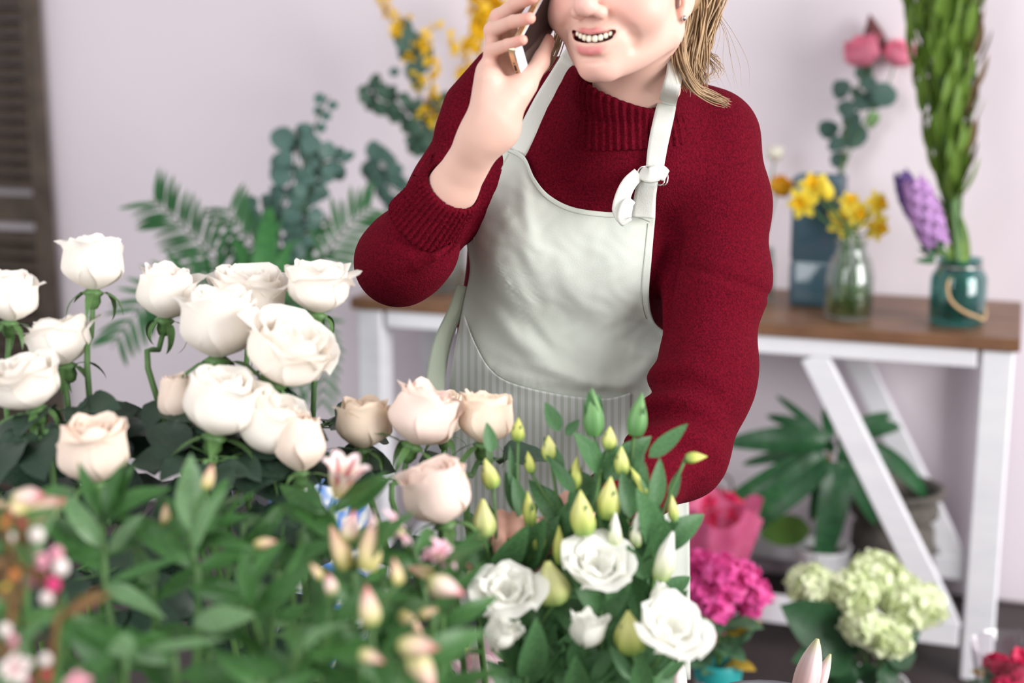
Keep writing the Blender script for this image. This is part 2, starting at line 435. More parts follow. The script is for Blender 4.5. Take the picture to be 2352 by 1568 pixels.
def f_hand(p):
    d = chain(p, [EL, P(1040, 432, 1.632), P(1110, 315, 1.582)], [.036, .0275, .0235], .01)
    d = smin(d, seg(p, P(1096, 322, 1.583), P(1152, 300, 1.577), .0185, .0175), .02)
    palm = [(P(1118, 292, 1.574), FI[3][0], .0185, .0125), (P(1124, 292, 1.577), FI[2][0], .0180, .0125),
            (P(1140, 288, 1.580), FI[1][0], .0170, .0125), (P(1150, 280, 1.582), FI[0][0], .0165, .0125)]
    h = None
    for a, b, ra, rb in palm:
        e = seg(p, a, b, ra, rb); h = e if h is None else smin(h, e, .012)
    h = smin(h, seg(p, P(1120, 270, 1.566), P(1124, 185, 1.556), .016, .013), .016)
    th = chain(p, TH1, [.0190, .0130, .0110, .0082], .006)
    h = smin(h, th, .014)
    h = smin(h, seg(p, P(1140, 262, 1.562), P(1184, 214, 1.560), .0175, .012), .018)
    d = smin(d, h, .018)
    for j, r in zip(FI, FR):
        e = chain(p, j, r, .002)
        e = smin(e, ell(p, j[1], (r[1] * 1.08,) * 3), .004)
        d = smin(d, e, .0045)
    return d
hp_ = np.array(sum(FI, []) + TH1 + [EL]); av, af = surf(f_hand, hp_.min(0) - .045, hp_.max(0) + .045, 0.0016)
ac = np.tile(skin_c, (len(av), 1))
for j in FI + [TH1]:
    for q, w, s in ((j[3], .75, .011), (j[2], .3, .012), (j[1], .35, .012)):
        ac = mixc(ac, (232, 150, 136), w * np.exp(-((av - q) ** 2).sum(1) / s ** 2))
ac = mixc(ac, (232, 178, 164), .4 * np.exp(-((av - P(1150, 205, 1.55)) ** 2).sum(1) / .03 ** 2))
# the other hand, among the stems
w2 = P(1322, 1178, 1.495)
F2 = [PX((1238, 1222, 1.470), (1190, 1186, 1.432), (1183, 1228, 1.412), (1181, 1266, 1.408)),
      PX((1230, 1246, 1.474), (1151, 1188, 1.428), (1146, 1244, 1.405), (1151, 1304, 1.402)),
      PX((1222, 1272, 1.476), (1118, 1226, 1.425), (1092, 1262, 1.405), (1080, 1296, 1.402)),
      PX((1216, 1298, 1.478), (1120, 1284, 1.430), (1084, 1320, 1.412), (1066, 1344, 1.408))]
def f_hand2(p):
    d = chain(p, [P(1520, 1090, 1.645), P(1400, 1160, 1.545), w2], [.033, .026, .0225], .01)
    for j in F2: d = smin(d, seg(p, w2, j[0], .018, .0105), .012)
    for j, r in zip(F2, FR):
        d = smin(d, chain(p, j, [q * .86 for q in r], .002), .003)
    th = chain(p, PX((1290, 1240, 1.47), (1240, 1220, 1.44), (1212, 1206, 1.425), (1198, 1212, 1.41)), [.018, .0125, .0105, .0075], .005)
    return smin(d, th, .012)
hp_ = np.array(sum(F2, []) + [w2, P(1520, 1090, 1.645)]); bv, bf = surf(f_hand2, hp_.min(0) - .04, hp_.max(0) + .04, 0.002)
bc = np.tile(lin((230, 180, 164)), (len(bv), 1))
# --- trunk hidden by the clothes
HIP = P(1300, 1030, 1.94)
def f_trunk(p):
    d = chain(p, [P(1445, 250, 1.745), P(1400, 420, 1.845), P(1310, 760, 1.885), HIP], [.05, .085, .085, .10], .03)
    return smin(d, chain(p, [P(1610, 330, 1.79), P(1440, 300, 1.80), P(1190, 240, 1.835)], [.035, .05, .035]), .03)
tv, tf = surf(f_trunk, HIP + [-.25, -.25, -.15], HIP + [.35, .2, .58], 0.008)
pv, pf, pc = joinnp([(hv, hf, hc), (av, af, ac), (bv, bf, bc), (tv, tf, np.tile(skin_c, (len(tv), 1)))])
FEET = np.array([HIP[0], HIP[1] + 0.03, 0.0])
per = thing('person', FEET, 'woman in red knit sweater and pale apron holding a phone to her ear', 'person')
obj('body', mesh('body', pv, pf, True, pc), m_skin, per)
# teeth
m_teeth = mat('tooth_enamel', (238, 230, 208), 0.25, spec=0.5)
for k, (x, w, hgt) in enumerate(((-.0195, .0046, .0062), (-.0148, .0052, .0070), (-.0094, .0058, .0080), (-.0033, .0068, .0086), (.0036, .0068, .0086), (.0097, .0058, .0080), (.0150, .0052, .0070), (.0196, .0046, .0060))):
    z = .0815 - 13 * x * x; y0 = -.0672 + 15 * x * x
    U = []; 
    for j in range(7):
        for i in range(10):
            a = 2 * math.pi * i / 10; ph = -1 + 2 * j / 6
            rr = (1 - abs(ph) ** 3.0) ** 0.33
            U.append(H(x + math.copysign(abs(math.cos(a)) ** .6, math.cos(a)) * w / 2 * rr, y0 + .0006 + ph * hgt / 2, z + math.sin(a) * .0028 * rr))
    obj('tooth', mesh('tooth', U, grid_faces(10, 7, True)), m_teeth, per)
def sphere(c, r, n=12):
    V = []; 
    for j in range(n // 2 + 1):
        for i in range(n):
            a = 2 * math.pi * i / n; b = math.pi * j / (n // 2)
            V.append((c[0] + r * math.sin(b) * math.cos(a), c[1] + r * math.sin(b) * math.sin(a), c[2] + r * math.cos(b)))
    return V, grid_faces(n, n // 2 + 1, True)
m_eye = mat('eye_white', (235, 232, 228), 0.15); m_iris = mat('iris_blue', (60, 80, 96), 0.1)
for sx in (-1, 1):
    e = obj('eyeball', mesh('eyeball', *sphere(H(sx * .032, .0, .0715), .0118, 20)), m_eye, per)
    obj('iris', mesh('iris', *sphere(H(sx * .032 - .0015, -.0032, .0765), .0066, 14)), m_iris, e)
    for nm, a0, a1 in (('upper_eyelid', -.08, 1.75), ('lower_eyelid', -1.6, -.52)):
        U = [H(sx * .032 + .0132 * math.sin(b), .0132 * math.cos(b) * math.sin(a), .0715 + .0132 * math.cos(b) * math.cos(a)) for a in np.linspace(a0, a1, 9) for b in np.linspace(-1.5, 1.5, 17)]
        obj(nm, mesh(nm, U, grid_faces(17, 9), True, np.tile(skin_c * .93, (len(U), 1))), m_skin, per)
    obj('eyebrow', mesh('eyebrow', *tube([H(sx * x, y, z) for x, y, z in ((.012, .0185, .0905), (.022, .0225, .0885), (.034, .0245, .0835), (.046, .0205, .0745))], [.0012, .0024, .0020, .0006], 6)), m_hair, per)
obj('earring', mesh('earring', *sphere(H(.0745, -.038, .001), .0034, 10)), m_steel, per)
# --- hair: cap, tail and loose strands
def f_cap(p):
    q = (p - HO.astype(np.float32)) @ HR.astype(np.float32)
    d = ell(q, (0, .050, -.016), (.083, .089, .104))
    d = smin(d, ell(q, (.01, -.02, -.085), (.05, .05, .035)), .03)
    d = smax(d, ell(q, (0, .070, -.060), (.11, .11, .150)), .01)
    return smax(d, -ell(q, (0, -.016, .088), (.066, .074, .072)), .01)
cv_, cf_ = surf(f_cap, HO + [-.15, -.14, -.14], HO + [.15, .2, .18], 0.004)
hair = obj('hair', mesh('hair', cv_, cf_), m_hair, per)
mb = MB()
def strand(ctrl, r, jit, nseg=12):
    c = np.array([P(*q) for q in ctrl]); off = np.array([rnd.gauss(0, 1) for _ in range(3)]) * jit
    c = c + off[None] + np.array([[rnd.gauss(0, jit * .35) for _ in range(3)] for _ in c])
    mb.add(*tube(spline(c, nseg), [r, r * 1.1, r * .9, r * .25], 4, False))
for k in range(150):
    strand([(1600, -70, 1.70), (1615, 10, 1.69), (1600, 90, 1.675), (1592, 150, 1.662), (1600, 190, 1.655)], .0014, .0062)
for k in range(90):
    strand([(1630, -70, 1.71), (1640, 0, 1.70), (1625, 60, 1.69), (1605, 110, 1.675)], .0014, .0070)
for k in range(46):
    strand([(1575, -30, 1.66), (1568, 50, 1.65), (1562, 110, 1.64), (1575, 165, 1.632), (1600, 205, 1.632), (1640, 225, 1.645), (1668, 236, 1.655)], .0009, .0028, 20)
for k in range(30):
    strand([(1575, -20, 1.66), (1562, 60, 1.65), (1550, 110, 1.645), (1552, 150, 1.64), (1566, 195, 1.632)], .0009, .0035, 16)
for k in range(26):
    strand([(1620, 20, 1.69), (1612, 110, 1.675), (1635 + rnd.uniform(-30, 30), 150 + rnd.uniform(-20, 20), 1.665), (1612 + rnd.uniform(-25, 25), 185 + rnd.uniform(-15, 20), 1.655)], .0004, .003, 16)
for k in range(7):
    a = rnd.uniform(-30, 60); strand([(1630, 10, 1.69), (1655 + a * .3, 70, 1.68), (1650 + a, 140, 1.67), (1670 + a * .7, 200, 1.665)], .00022, .002, 16)
for k in range(22):
    strand([(1292, 60, 1.64), (1282, 100, 1.645), (1268, 135, 1.65), (1252 + rnd.uniform(-8, 8), 160, 1.655)], .0006, .0032, 10)
lk = obj('hair_strands', mb.mesh('hair_strands'), m_hair, hair); lk['kind'] = 'stuff'
# --- sweater
SH_L = P(1628, 322, 1.775); SH_R = P(1190, 226, 1.835)
TZ = unit(FW * 1.0 + UP * 0.15)
neckAx = unit(P(1440, 150, 1.715) - P(1446, 290, 1.735)); neckC = P(1446, 215, 1.722)
def f_torso(p):
    sq = (TZ, 0.74)
    d = seg(p, P(1310, 960, 1.905), P(1300, 760, 1.875), .136, .132, sq)
    d = smin(d, seg(p, P(1300, 760, 1.875), P(1330, 500, 1.835), .132, .128, sq), .04)
    d = smin(d, seg(p, P(1330, 500, 1.835), P(1420, 320, 1.79), .128, .088, sq), .05)
    d = smin(d, ell(p, P(1235, 560, 1.772), (.060, .050, .062)), .05)
    d = smin(d, ell(p, P(1425, 575, 1.765), (.060, .050, .062)), .05)
    d = smin(d, chain(p, [SH_L, P(1450, 285, 1.785), SH_R], [.058, .066, .058], .04), .06)
    return d
UA = [SH_L, P(1645, 470, 1.765), P(1648, 640, 1.745), P(1616, 880, 1.700), P(1560, 1038, 1.668)]
UR = [.060, .0620, .0590, .0560, .0530]
RA = [SH_R, P(1056, 430, 1.79), P(912, 606, 1.72)]
def folds(p, d, lst, s):
    for pts, r in lst:
        e = chain(p, [P(*q) for q in pts], [r * .5] + [r] * (len(pts) - 2) + [r * .5])
        d = smin(d, e, .014) if s > 0 else smax(d, -e, .014)
    return d
CF0, CF1 = P(950, 545, 1.672), P(1052, 415, 1.628)          # right cuff axis
CREASE = None
def f_sweater(p):
    d = f_torso(p)
    a = chain(p, UA, UR, .03)
    a = smin(a, chain(p, [P(1560, 1038, 1.668), P(1475, 1102, 1.61), P(1385, 1160, 1.535)], [.052, .041, .033], .02), .025)
    ln = p @ unit(P(1560, 1040, 1.668) - P(1640, 600, 1.745)).astype(np.float32); l0 = P(1640, 600, 1.745) @ unit(P(1560, 1040, 1.668) - P(1640, 600, 1.745))
    x_ = (p - P(1500, 960, 1.66).astype(np.float32)) @ RT.astype(np.float32); tl = ln - l0
    wv = np.exp(-((tl - .205) / .055) ** 2) * np.clip(1.15 - x_ / .075, 0, 1)
    a = a + wv * .0078 * np.sin(tl * 150 + x_ * 22 - 5 * x_ * x_ / .01) + .0022 * np.sin(tl * 60 + x_ * 30) * np.exp(-((tl - .1) / .1) ** 2)
    gr = np.abs((p - P(1650, 636, 1.70).astype(np.float32)) @ unit(UP + RT * .33).astype(np.float32)); a = a + .0035 * np.exp(-(gr / .005) ** 2) * (x_ < .5)
    d = smin(d, a, .022)
    if CREASE: d = smax(d, -chain(p, CREASE, [.005, .010, .011, .010, .005]), .012)
    r = chain(p, RA, [.054, .053, .047], .03)
    f = chain(p, [P(915, 603, 1.712), P(935, 585, 1.698), P(958, 562, 1.684)], [.0470, .0500, .0505], .02)
    r = smin(r, f, .022)
    r = smin(r, chain(p, PX((1140, 165, 1.80), (1080, 245, 1.785), (1062, 300, 1.775), (1040, 340, 1.775)), [.03, .034, .034, .022]), .02)
    r = folds(p, r, [([(960, 610, 1.64), (1000, 590, 1.63), (1040, 560, 1.64)], .005), ([(985, 350, 1.74), (930, 440, 1.70)], .006)], 1)
    d = smin(d, r, .02)
    w = (p - neckC.astype(np.float32)) @ neckAx.astype(np.float32)
    nk = smax(seg(p, P(1450, 330, 1.765), P(1444, 215, 1.722), .098, .0640), w + .012, .01)
    d = smin(d, nk, .035)
    d = smax(d, -seg(p, P(1446, 270, 1.735), P(1436, 60, 1.69), .054, .058), .006)
    # hollow of the cuff
    ca = (CF1 - CF0) / np.linalg.norm(CF1 - CF0)
    return smax(d, -seg(p, P(1012, 466, 1.645), P(1090, 360, 1.612), .031, .036), .006)
cr_ = []
for (u, v, l) in ((1556, 545, -.002), (1545, 590, .004), (1538, 650, .006), (1532, 710, .006), (1528, 770, .002)):
    ds_ = np.arange(1.55, 1.95, .001); val = f_sweater(np.array([P(u, v, d) for d in ds_]).astype(np.float32)); cr_.append(P(u, v, ds_[np.nonzero(val < 0)[0][0]] + l))
CREASE = cr_
sv, sf = surf(f_sweater, P(800, 1190, 1.7) + [-.03, -.25, -.02], P(1790, 90, 1.7) + [.04, .30, .06], 0.0038)
sweater = obj('sweater', mesh('sweater', sv, sf), m_knit, per); sweater['label'] = 'deep red wool knit sweater'
def ringfield(c0, ax, base, ribs, amp):
    ax = ax.astype(np.float32); e1 = unit(np.cross(ax, [0.2, 1, 0.1])).astype(np.float32); e2 = np.cross(ax, e1)
    def ribd(p):
        q = p - c0.astype(np.float32); an = np.arctan2(q @ e2, q @ e1)
        return np.cos(an * ribs) * amp
    return ribd
rib1 = ringfield(neckC, neckAx, None, 46, .0021)
topN = unit(neckAx * 1.0 + TOCAM * 0.30 + RT * 0.42)
def f_collar(p):
    w = (p - neckC.astype(np.float32)) @ neckAx.astype(np.float32)
    o = seg(p, P(1450, 330, 1.765), P(1444, 215, 1.722), .1015, .0672) + rib1(p)
    o = smax(o, ((p - P(1446, 214, 1.722).astype(np.float32)) @ topN.astype(np.float32)) - .010, .006)
    o = smax(o, -(w + .060), .004)
    return smax(o, -seg(p, P(1446, 300, 1.735), P(1436, 60, 1.69), .0555, .0585), .004)
kv, kf = surf(f_collar, neckC + [-.13, -.13, -.12], neckC + [.13, .13, .07], 0.0021)
obj('collar', mesh('collar', kv, kf), m_knit, per)['label'] = 'ribbed crew collar'
cax = unit(CF1 - CF0); rib2 = ringfield(CF0, cax, None, 38, .0024)
mN = unit(cax + TOCAM * 0.35)
def f_cuff(p):
    w = (p - CF0.astype(np.float32)) @ cax.astype(np.float32)
    o = seg(p, P(945, 552, 1.675), P(1052, 415, 1.628), .0485, .0350)
    o = o + rib2(p)
    o = smax(o, (p - P(1046, 436, 1.632).astype(np.float32)) @ mN.astype(np.float32) - .003, .006)
    o = smax(o, -(w - .014), .006)
    return smax(o, -seg(p, P(950, 545, 1.672), P(1060, 405, 1.625), .036, .0300), .003)
uv, uf = surf(f_cuff, CF0 + [-.08, -.08, -.08], CF1 + [.07, .07, .07], 0.0019)
obj('cuff', mesh('cuff', uv, uf), m_knit, per)['label'] = 'wide ribbed sleeve cuff'
# --- apron: a cloth laid over the body
def f_support(p):
    d = f_torso(p)
    return smin(d, seg(p, P(1310, 900, 1.895), P(1310, 1400, 1.99), .140, .175, (TZ, 0.72)), .05)
def coons(Lp, Rp, Tp, Bp, nu, nv):
    L_ = spline(Lp, nv); R_ = spline(Rp, nv); T_ = spline(Tp, nu); B_ = spline(Bp, nu)
    out = np.zeros((nv, nu, 2))
    for j in range(nv):
        v = j / (nv - 1)
        for i in range(nu):
            u = i / (nu - 1)
            out[j, i] = (1 - u) * L_[j] + u * R_[j] + (1 - v) * T_[i] + v * B_[i] - ((1 - u) * (1 - v) * L_[0] + u * (1 - v) * R_[0] + (1 - u) * v * L_[-1] + u * v * R_[-1])
    return out
def drape(G, off, it=25):
    nv, nu, _ = G.shape; uvp = G.reshape(-1, 2)
    ds = np.arange(1.48, 2.08, .003); best = np.full(len(uvp), np.nan); mn = np.full(len(uvp), 9.0); mnd = np.full(len(uvp), 1.8)
    for d in ds:
        p = np.array(CAM)[None] + RT[None] * ((uvp[:, :1] - 1176) / F * d) + UP[None] * ((784 - uvp[:, 1:]) / F * d) + FW[None] * d
        v = f_support(p.astype(np.float32)); h = (v < off) & np.isnan(best); best[h] = d
        m = v < mn; mn[m] = v[m]; mnd[m] = d
    D0 = np.where(np.isnan(best), mnd - .02, best).reshape(nv, nu); D = D0.copy()
    for _ in range(it):
        E = np.pad(D, 1, mode='edge'); A = (E[:-2, 1:-1] + E[2:, 1:-1] + E[1:-1, :-2] + E[1:-1, 2:]) / 4
        D = np.minimum(A, D0)
    for _ in range(4):
        E = np.pad(D, 1, mode='edge'); D = (E[:-2, 1:-1] + E[2:, 1:-1] + E[1:-1, :-2] + E[1:-1, 2:] + 2 * D) / 6
    return D
def wrinkle(G, lst):
    W = np.zeros(G.shape[:2])
    for pts, amp, wd in lst:
        q = spline(pts, 24); dm = np.full(W.shape, 1e9); tt = np.zeros(W.shape)
        for k, c in enumerate(q):
            e = np.hypot(G[..., 0] - c[0], G[..., 1] - c[1]); m = e < dm; dm[m] = e[m]; tt[m] = k / 23
        W += amp * np.exp(-(dm / wd) ** 2) * np.sin(np.pi * np.clip(tt, .04, .96)) ** .6
    return W
def cloth(name, G, D, m, parent, thick=.0016, label=None):
    nv, nu, _ = G.shape
    V = np.array([P(G[j, i, 0], G[j, i, 1], D[j, i]) for j in range(nv) for i in range(nu)])
    n = len(V); B2 = V + FW * thick
    f = [q[::-1] for q in grid_faces(nu, nv)]; f2 = [tuple(i + n for i in q[::-1]) for q in f]
    ring = [i for i in range(nu)] + [j * nu + nu - 1 for j in range(1, nv)] + [(nv - 1) * nu + i for i in range(nu - 2, -1, -1)] + [j * nu for j in range(nv - 2, 0, -1)]
    sd = [(ring[k], ring[(k + 1) % len(ring)], ring[(k + 1) % len(ring)] + n, ring[k] + n) for k in range(len(ring))]
    me = mesh(name, np.vstack([V, B2]), f + f2 + sd)
    uvl = me.uv_layers.new(name='UVMap'); gu = np.concatenate([G.reshape(-1, 2)] * 2) / 1000.0
    li = np.zeros(len(me.loops), np.int32); me.loops.foreach_get('vertex_index', li)
    uvl.data.foreach_set('uv', gu[li].astype(np.float32).ravel())
    o = obj(name, me, m, parent)
    if label: o['label'] = label
    return o
aL = [(1163, 334), (1128, 400), (1088, 478), (1072, 548), (1079, 620), (1064, 700), (1040, 830), (1028, 960), (1030, 1150), (1045, 1560)]
aR = [(1505, 500), (1497, 590), (1491, 680), (1503, 738), (1540, 778), (1562, 860), (1572, 960), (1580, 1100), (1584, 1250), (1586, 1560)]
aT = [(1163, 334), (1204, 358), (1228, 408), (1262, 448), (1318, 476), (1400, 487), (1455, 484), (1505, 500)]
aB = [(1045, 1560), (1200, 1568), (1400, 1568), (1586, 1560)]
G = coons(aL, aR, aT, aB, 72, 130)
D = drape(G, .009)
D = D - 1.35 * wrinkle(G, [([(1130, 600), (1180, 690), (1290, 830)], .0055, 20), ([(1115, 690), (1200, 790), (1330, 870)], .006, 22), ([(1150, 470), (1195, 560), (1215, 640)], .005, 20),
                    ([(1200, 400), (1210, 500), (1240, 590)], .0035, 16), ([(1290, 600), (1330, 690), (1420, 760)], .0035, 28), ([(1120, 850), (1250, 885), (1420, 905)], .007, 18),
                    ([(1180, 830), (1300, 860), (1400, 885), (1480, 880)], .006, 16), ([(1440, 800), (1490, 815), (1540, 800)], .005, 16), ([(1430, 880), (1490, 840), (1550, 800)], .005, 18)])
D = D + 1.35 * wrinkle(G, [([(1150, 640), (1230, 760), (1300, 850)], .005, 16), ([(1175, 500), (1200, 600), (1240, 700)], .004, 18), ([(1170, 870), (1300, 895), (1440, 905)], .005, 12)])
D += .0005 * np.sin(G[..., 0] * .11 + 2 * np.sin(G[..., 1] * .05)) * np.sin(G[..., 1] * .09 + np.sin(G[..., 0] * .06)) + .0016 * np.sin(G[..., 0] * .021 + 1.7 * np.sin(G[..., 1] * .013)) * np.sin(G[..., 1] * .017 + .02 * G[..., 0])
hm = np.minimum(np.hypot(*(G - G[:1]).transpose(2, 0, 1)), 99); D -= .0016 * np.exp(-(hm / 16) ** 4)         # turned hem along the neckline
he = np.abs(G[..., 0] - G[:, -1:, 0]); D -= .0012 * np.exp(-(he / 20) ** 4) * (G[..., 1] < 780)
apron = cloth('apron', G, D, m_apron, per, label='pale sage linen apron')
m_thr = mat('sage_thread', (176, 182, 170), .9)
for pts_ in ([P(*G[2, i], D[2, i] - .0004) for i in range(2, 70)], [P(*G[j, 68], D[j, 68] - .0004) for j in range(3, 44)], [P(*G[j, 3], D[j, 3] - .0004) for j in range(3, 44)]):
    obj('seam', mesh('seam', *tube(pts_, .0006, 4)), m_thr, apron)
# striped pocket
m_stripe = bpy.data.materials.new('ticking_stripe'); m_stripe.use_nodes = True
nt = m_stripe.node_tree; N = nt.nodes; L = nt.links; b = N['Principled BSDF']; b.inputs['Roughness'].default_value = .9
uvn = N.new('ShaderNodeUVMap'); sx_ = N.new('ShaderNodeSeparateXYZ'); L.new(uvn.outputs[0], sx_.inputs[0])
mm = N.new('ShaderNodeMath'); mm.operation = 'MULTIPLY'; mm.inputs[1].default_value = 2 * math.pi / .0165; L.new(sx_.outputs[0], mm.inputs[0])
ms = N.new('ShaderNodeMath'); ms.operation = 'SINE'; L.new(mm.outputs[0], ms.inputs[0])
mr = N.new('ShaderNodeMapRange'); mr.inputs[1].default_value = -.1; mr.inputs[2].default_value = .35; L.new(ms.outputs[0], mr.inputs[0])
mx = N.new('ShaderNodeMix'); mx.data_type = 'RGBA'; mx.inputs[6].default_value = rgba((206, 208, 206)); mx.inputs[7].default_value = rgba((183, 190, 180))
L.new(mr.outputs[0], mx.inputs[0]); L.new(mx.outputs[2], b.inputs['Base Color'])
gl = [(1066, 722), (1046, 830), (1036, 960), (1038, 1150), (1050, 1300)]; gr = [(1448, 902), (1446, 1000), (1440, 1150), (1436, 1300)]
gt = [(1066, 722), (1090, 786), (1125, 846), (1178, 880), (1290, 906), (1390, 915), (1448, 902)]; gb = [(1050, 1300), (1280, 1310), (1436, 1300)]
G2 = coons(gl, gr, gt, gb, 50, 50); 
def sampleD(G2):
    out = np.zeros(G2.shape[:2]); ff = G.reshape(-1, 2); fd = D.reshape(-1)
    for j in range(G2.shape[0]):
        for i in range(G2.shape[1]):
            e = ((ff - G2[j, i]) ** 2).sum(1); k = np.argpartition(e, 4)[:4]; w = 1 / (e[k] + 4); out[j, i] = (fd[k] * w).sum() / w.sum()
    return out
D2 = sampleD(G2); 
for _ in range(6):
    E = np.pad(D2, 1, mode='edge'); D2 = np.minimum(D2, (E[:-2, 1:-1] + E[2:, 1:-1] + E[1:-1, :-2] + E[1:-1, 2:]) / 4)
ed = np.minimum(np.minimum(np.linspace(0, 1, 50)[None] * 6, 1), np.minimum((1 - np.linspace(0, 1, 50)[None]) * 6, 1))
D2 = D2 - .003 - .004 * ed * np.ones((50, 1)) + .0008 * np.sin(G2[..., 0] * .06 + G2[..., 1] * .02) * np.sin(G2[..., 1] * .035)
cloth('pocket', G2, D2, m_stripe, apron, label='striped apron pocket')
# straps lying on the sweater
def ribbon(name, pts, wpx, m, parent, thick=.0022, n=40, label=None):
    c = spline(pts, n); w = np.interp(np.linspace(0, 1, n), np.linspace(0, 1, len(wpx)), wpx)
    tg = np.gradient(c[:, :2], axis=0); tg /= np.linalg.norm(tg, axis=1)[:, None]; nn = np.stack([-tg[:, 1], tg[:, 0]], 1)
    Gs = np.stack([c[:, :2] + nn * (w * k)[:, None] for k in np.linspace(-.5, .5, 7)], 1)
    Ds = np.repeat(c[:, 2:3], 7, 1) + .0006 * np.array([1, .2, 0, 0, 0, .2, 1.0])[None]
    return cloth(name, Gs, Ds, m, parent, thick, label)
def onbody(pts, lift=.006, n=14):
    q3 = spline(pts, n) if len(pts) > 2 else np.array(pts, float); out = []
    for (u, v, dz) in q3:
        ds = np.arange(1.5, 2.0, .002); q = np.array([P(u, v, d) for d in ds]).astype(np.float32)
        val = np.minimum(f_sweater(q), f_collar(q)); k = np.nonzero(val < 0)[0]
        out.append((ds[k[0]] if len(k) else 1.75) - lift + dz)
    D0 = np.array(out); D = D0.copy()
    for _ in range(8):
        E = np.pad(D, 1, mode='edge'); D = np.minimum(D0, (E[:-2] + E[2:] + D) / 3)
    return [(a, b, c) for a, b, c in zip(q3[:, 0], q3[:, 1], D)]
ribbon('strap', onbody([(1186, 348, 0), (1215, 298, 0), (1250, 230, 0), (1285, 172, 0), (1306, 135, 0)], .007) + [(1335, 95, 1.80)], [46, 46, 44, 42, 40, 36], m_strap, apron, label='apron neck strap')
ribbon('strap', onbody([(1503, 392, 0), (1512, 330, 0), (1527, 260, 0), (1533, 236, 0)], .010) + [(1541, 205, 1.630), (1550, 165, 1.634), (1550, 130, 1.645), (1544, 100, 1.68)], [40, 44, 46, 46, 44, 40, 34], m_strap, apron, label='apron neck strap')
tabp = onbody([(1478, 500, -.010), (1482, 450, -.006), (1490, 408, -.006), (1494, 396, -.002)], .006)
ribbon('strap_tab', tabp, [54, 50, 46, 46], m_strap, apron, .003)
dk = tabp[-1][2]
ribbon('strap_knot', [(1470, 392, dk - .004), (1490, 402, dk - .014), (1515, 396, dk - .012), (1532, 404, dk - .004)], [26, 34, 38, 26], m_strap, apron, .006)
ribbon('strap_end', [(1468, 398, dk - .006), (1446, 420, dk - .012), (1432, 448, dk - .018), (1426, 480, dk - .024), (1432, 504, dk - .028)], [30, 34, 36, 40, 30], m_strap, apron, .004)
ribbon('strap_end', [(1452, 458, dk - .014), (1440, 472, dk - .026), (1434, 500, dk - .030), (1442, 512, dk - .022)], [20, 30, 34, 24], m_strap, apron, .004)
for k, (dx, dd) in enumerate(((0, 0), (7, .003))):
    ring = [(1460 + dx, 412, dk - .003), (1468 + dx, 388, dk - .006), (1480 + dx, 382, dk - .004), (1510 + dx, 384, dk + .001), (1526 + dx, 400, dk - .002), (1522 + dx, 424, dk - .003), (1500 + dx, 420, dk + .003), (1475 + dx, 414, dk + .003), (1460 + dx, 412, dk - .003)]
    obj('buckle_ring', mesh('buckle_ring', *tube(spline([P(u, v, d + dd) for u, v, d in ring], 40), .0011, 6)), m_steel, apron)
tie = ribbon('waist_tie', [(1062, 655, 1.80), (1045, 715, 1.815), (1018, 780, 1.83), (1003, 850, 1.835), (996, 930, 1.83), (1000, 1010, 1.83)], [24, 34, 40, 44, 46, 46], mat('sage_tie', (190, 200, 180), .9, bump=.15, bscale=600), apron, .004)
# trousers and shoes
def f_tr(p):
    d = seg(p, HIP + [0, .02, -.02], HIP + [0, .02, .06], .135, .12, (np.array([0, 1.0, 0]), .75))
    for sx in (-1, 1):
        d = smin(d, chain(p, [HIP + [sx * .075, .02, -.05], np.array([HIP[0] + sx * .10, HIP[1] + .02, .47]), np.array([HIP[0] + sx * .11, HIP[1] + .06, .07])], [.085, .062, .050], .02), .03)
    return d
rv, rf = surf(f_tr, np.array([HIP[0] - .26, HIP[1] - .2, 0]), HIP + [.26, .25, .17], .009)
obj('trousers', mesh('trousers', rv, rf), m_jeans, per)
for sx in (-1, 1):
    c = np.array([HIP[0] + sx * .11, HIP[1] + .06, 0])
    def f_sh(p): return smax(smin(seg(p, c + [0, .03, .045], c + [sx * .02, -.13, .03], .042, .036), seg(p, c + [0, .03, .05], c + [0, .02, .09], .04, .045), .02), -(p[:, 2] - .001), .004)
    xv, xf = surf(f_sh, c + [-.09, -.2, -.01], c + [.09, .1, .14], .007); obj('shoe', mesh('shoe', xv, xf), m_shoe, per)
# --- the phone in her hand
m_gold = mat('pale_gold_metal', (202, 176, 142), 0.3, metal=0.85); m_screen = mat('dark_screen', (22, 18, 20), 0.08, spec=0.6); m_bez = mat('white_bezel', (226, 226, 234), 0.15)
m_port = mat('dark_port', (30, 24, 22), .5)
pL = unit(RT * .39 + UP * .80 + FW * .37); pW = RT * .175 - UP * .53 + FW * .83; pW = unit(pW - pL * pW.dot(pL)); pN = np.cross(pL, pW)
if pN.dot(FW) > 0: pN = -pN
p0 = P(1179, 116, 1.527)                                           # lower near corner of the front face
ph = thing('mobile_phone', p0, 'slim gold and white mobile phone held to the ear', 'phone')
PLN, PWD, PTH = .126, .060, .0076
def rrect(w, h, r, n=6):
    o = []
    for cx, cy, a0 in ((w - r, h - r, 0), (r, h - r, 90), (r, r, 180), (w - r, r, 270)):
        for k in range(n + 1):
            a = math.radians(a0 + 90 * k / n); o.append((cx + r * math.cos(a), cy + r * math.sin(a)))
    return o
def slab(w, h, r, z0, z1, ox=0, oy=0, ch=.0008):
    rr = rrect(w, h, r); n = len(rr); V = []
    ins = rrect(w - 2 * ch, h - 2 * ch, max(r - ch, .0003))
    for z, s_, o_ in ((z0, ins, ch), (z0 + ch, rr, 0), (z1 - ch, rr, 0), (z1, ins, ch)):
        V += [p0 + pW * (x + ox + o_) + pL * (y + oy + o_) + pN * z for x, y in s_]
    return V, grid_faces(n, 4, True) + [tuple(range(n))[::-1], tuple(range(3 * n, 4 * n))]
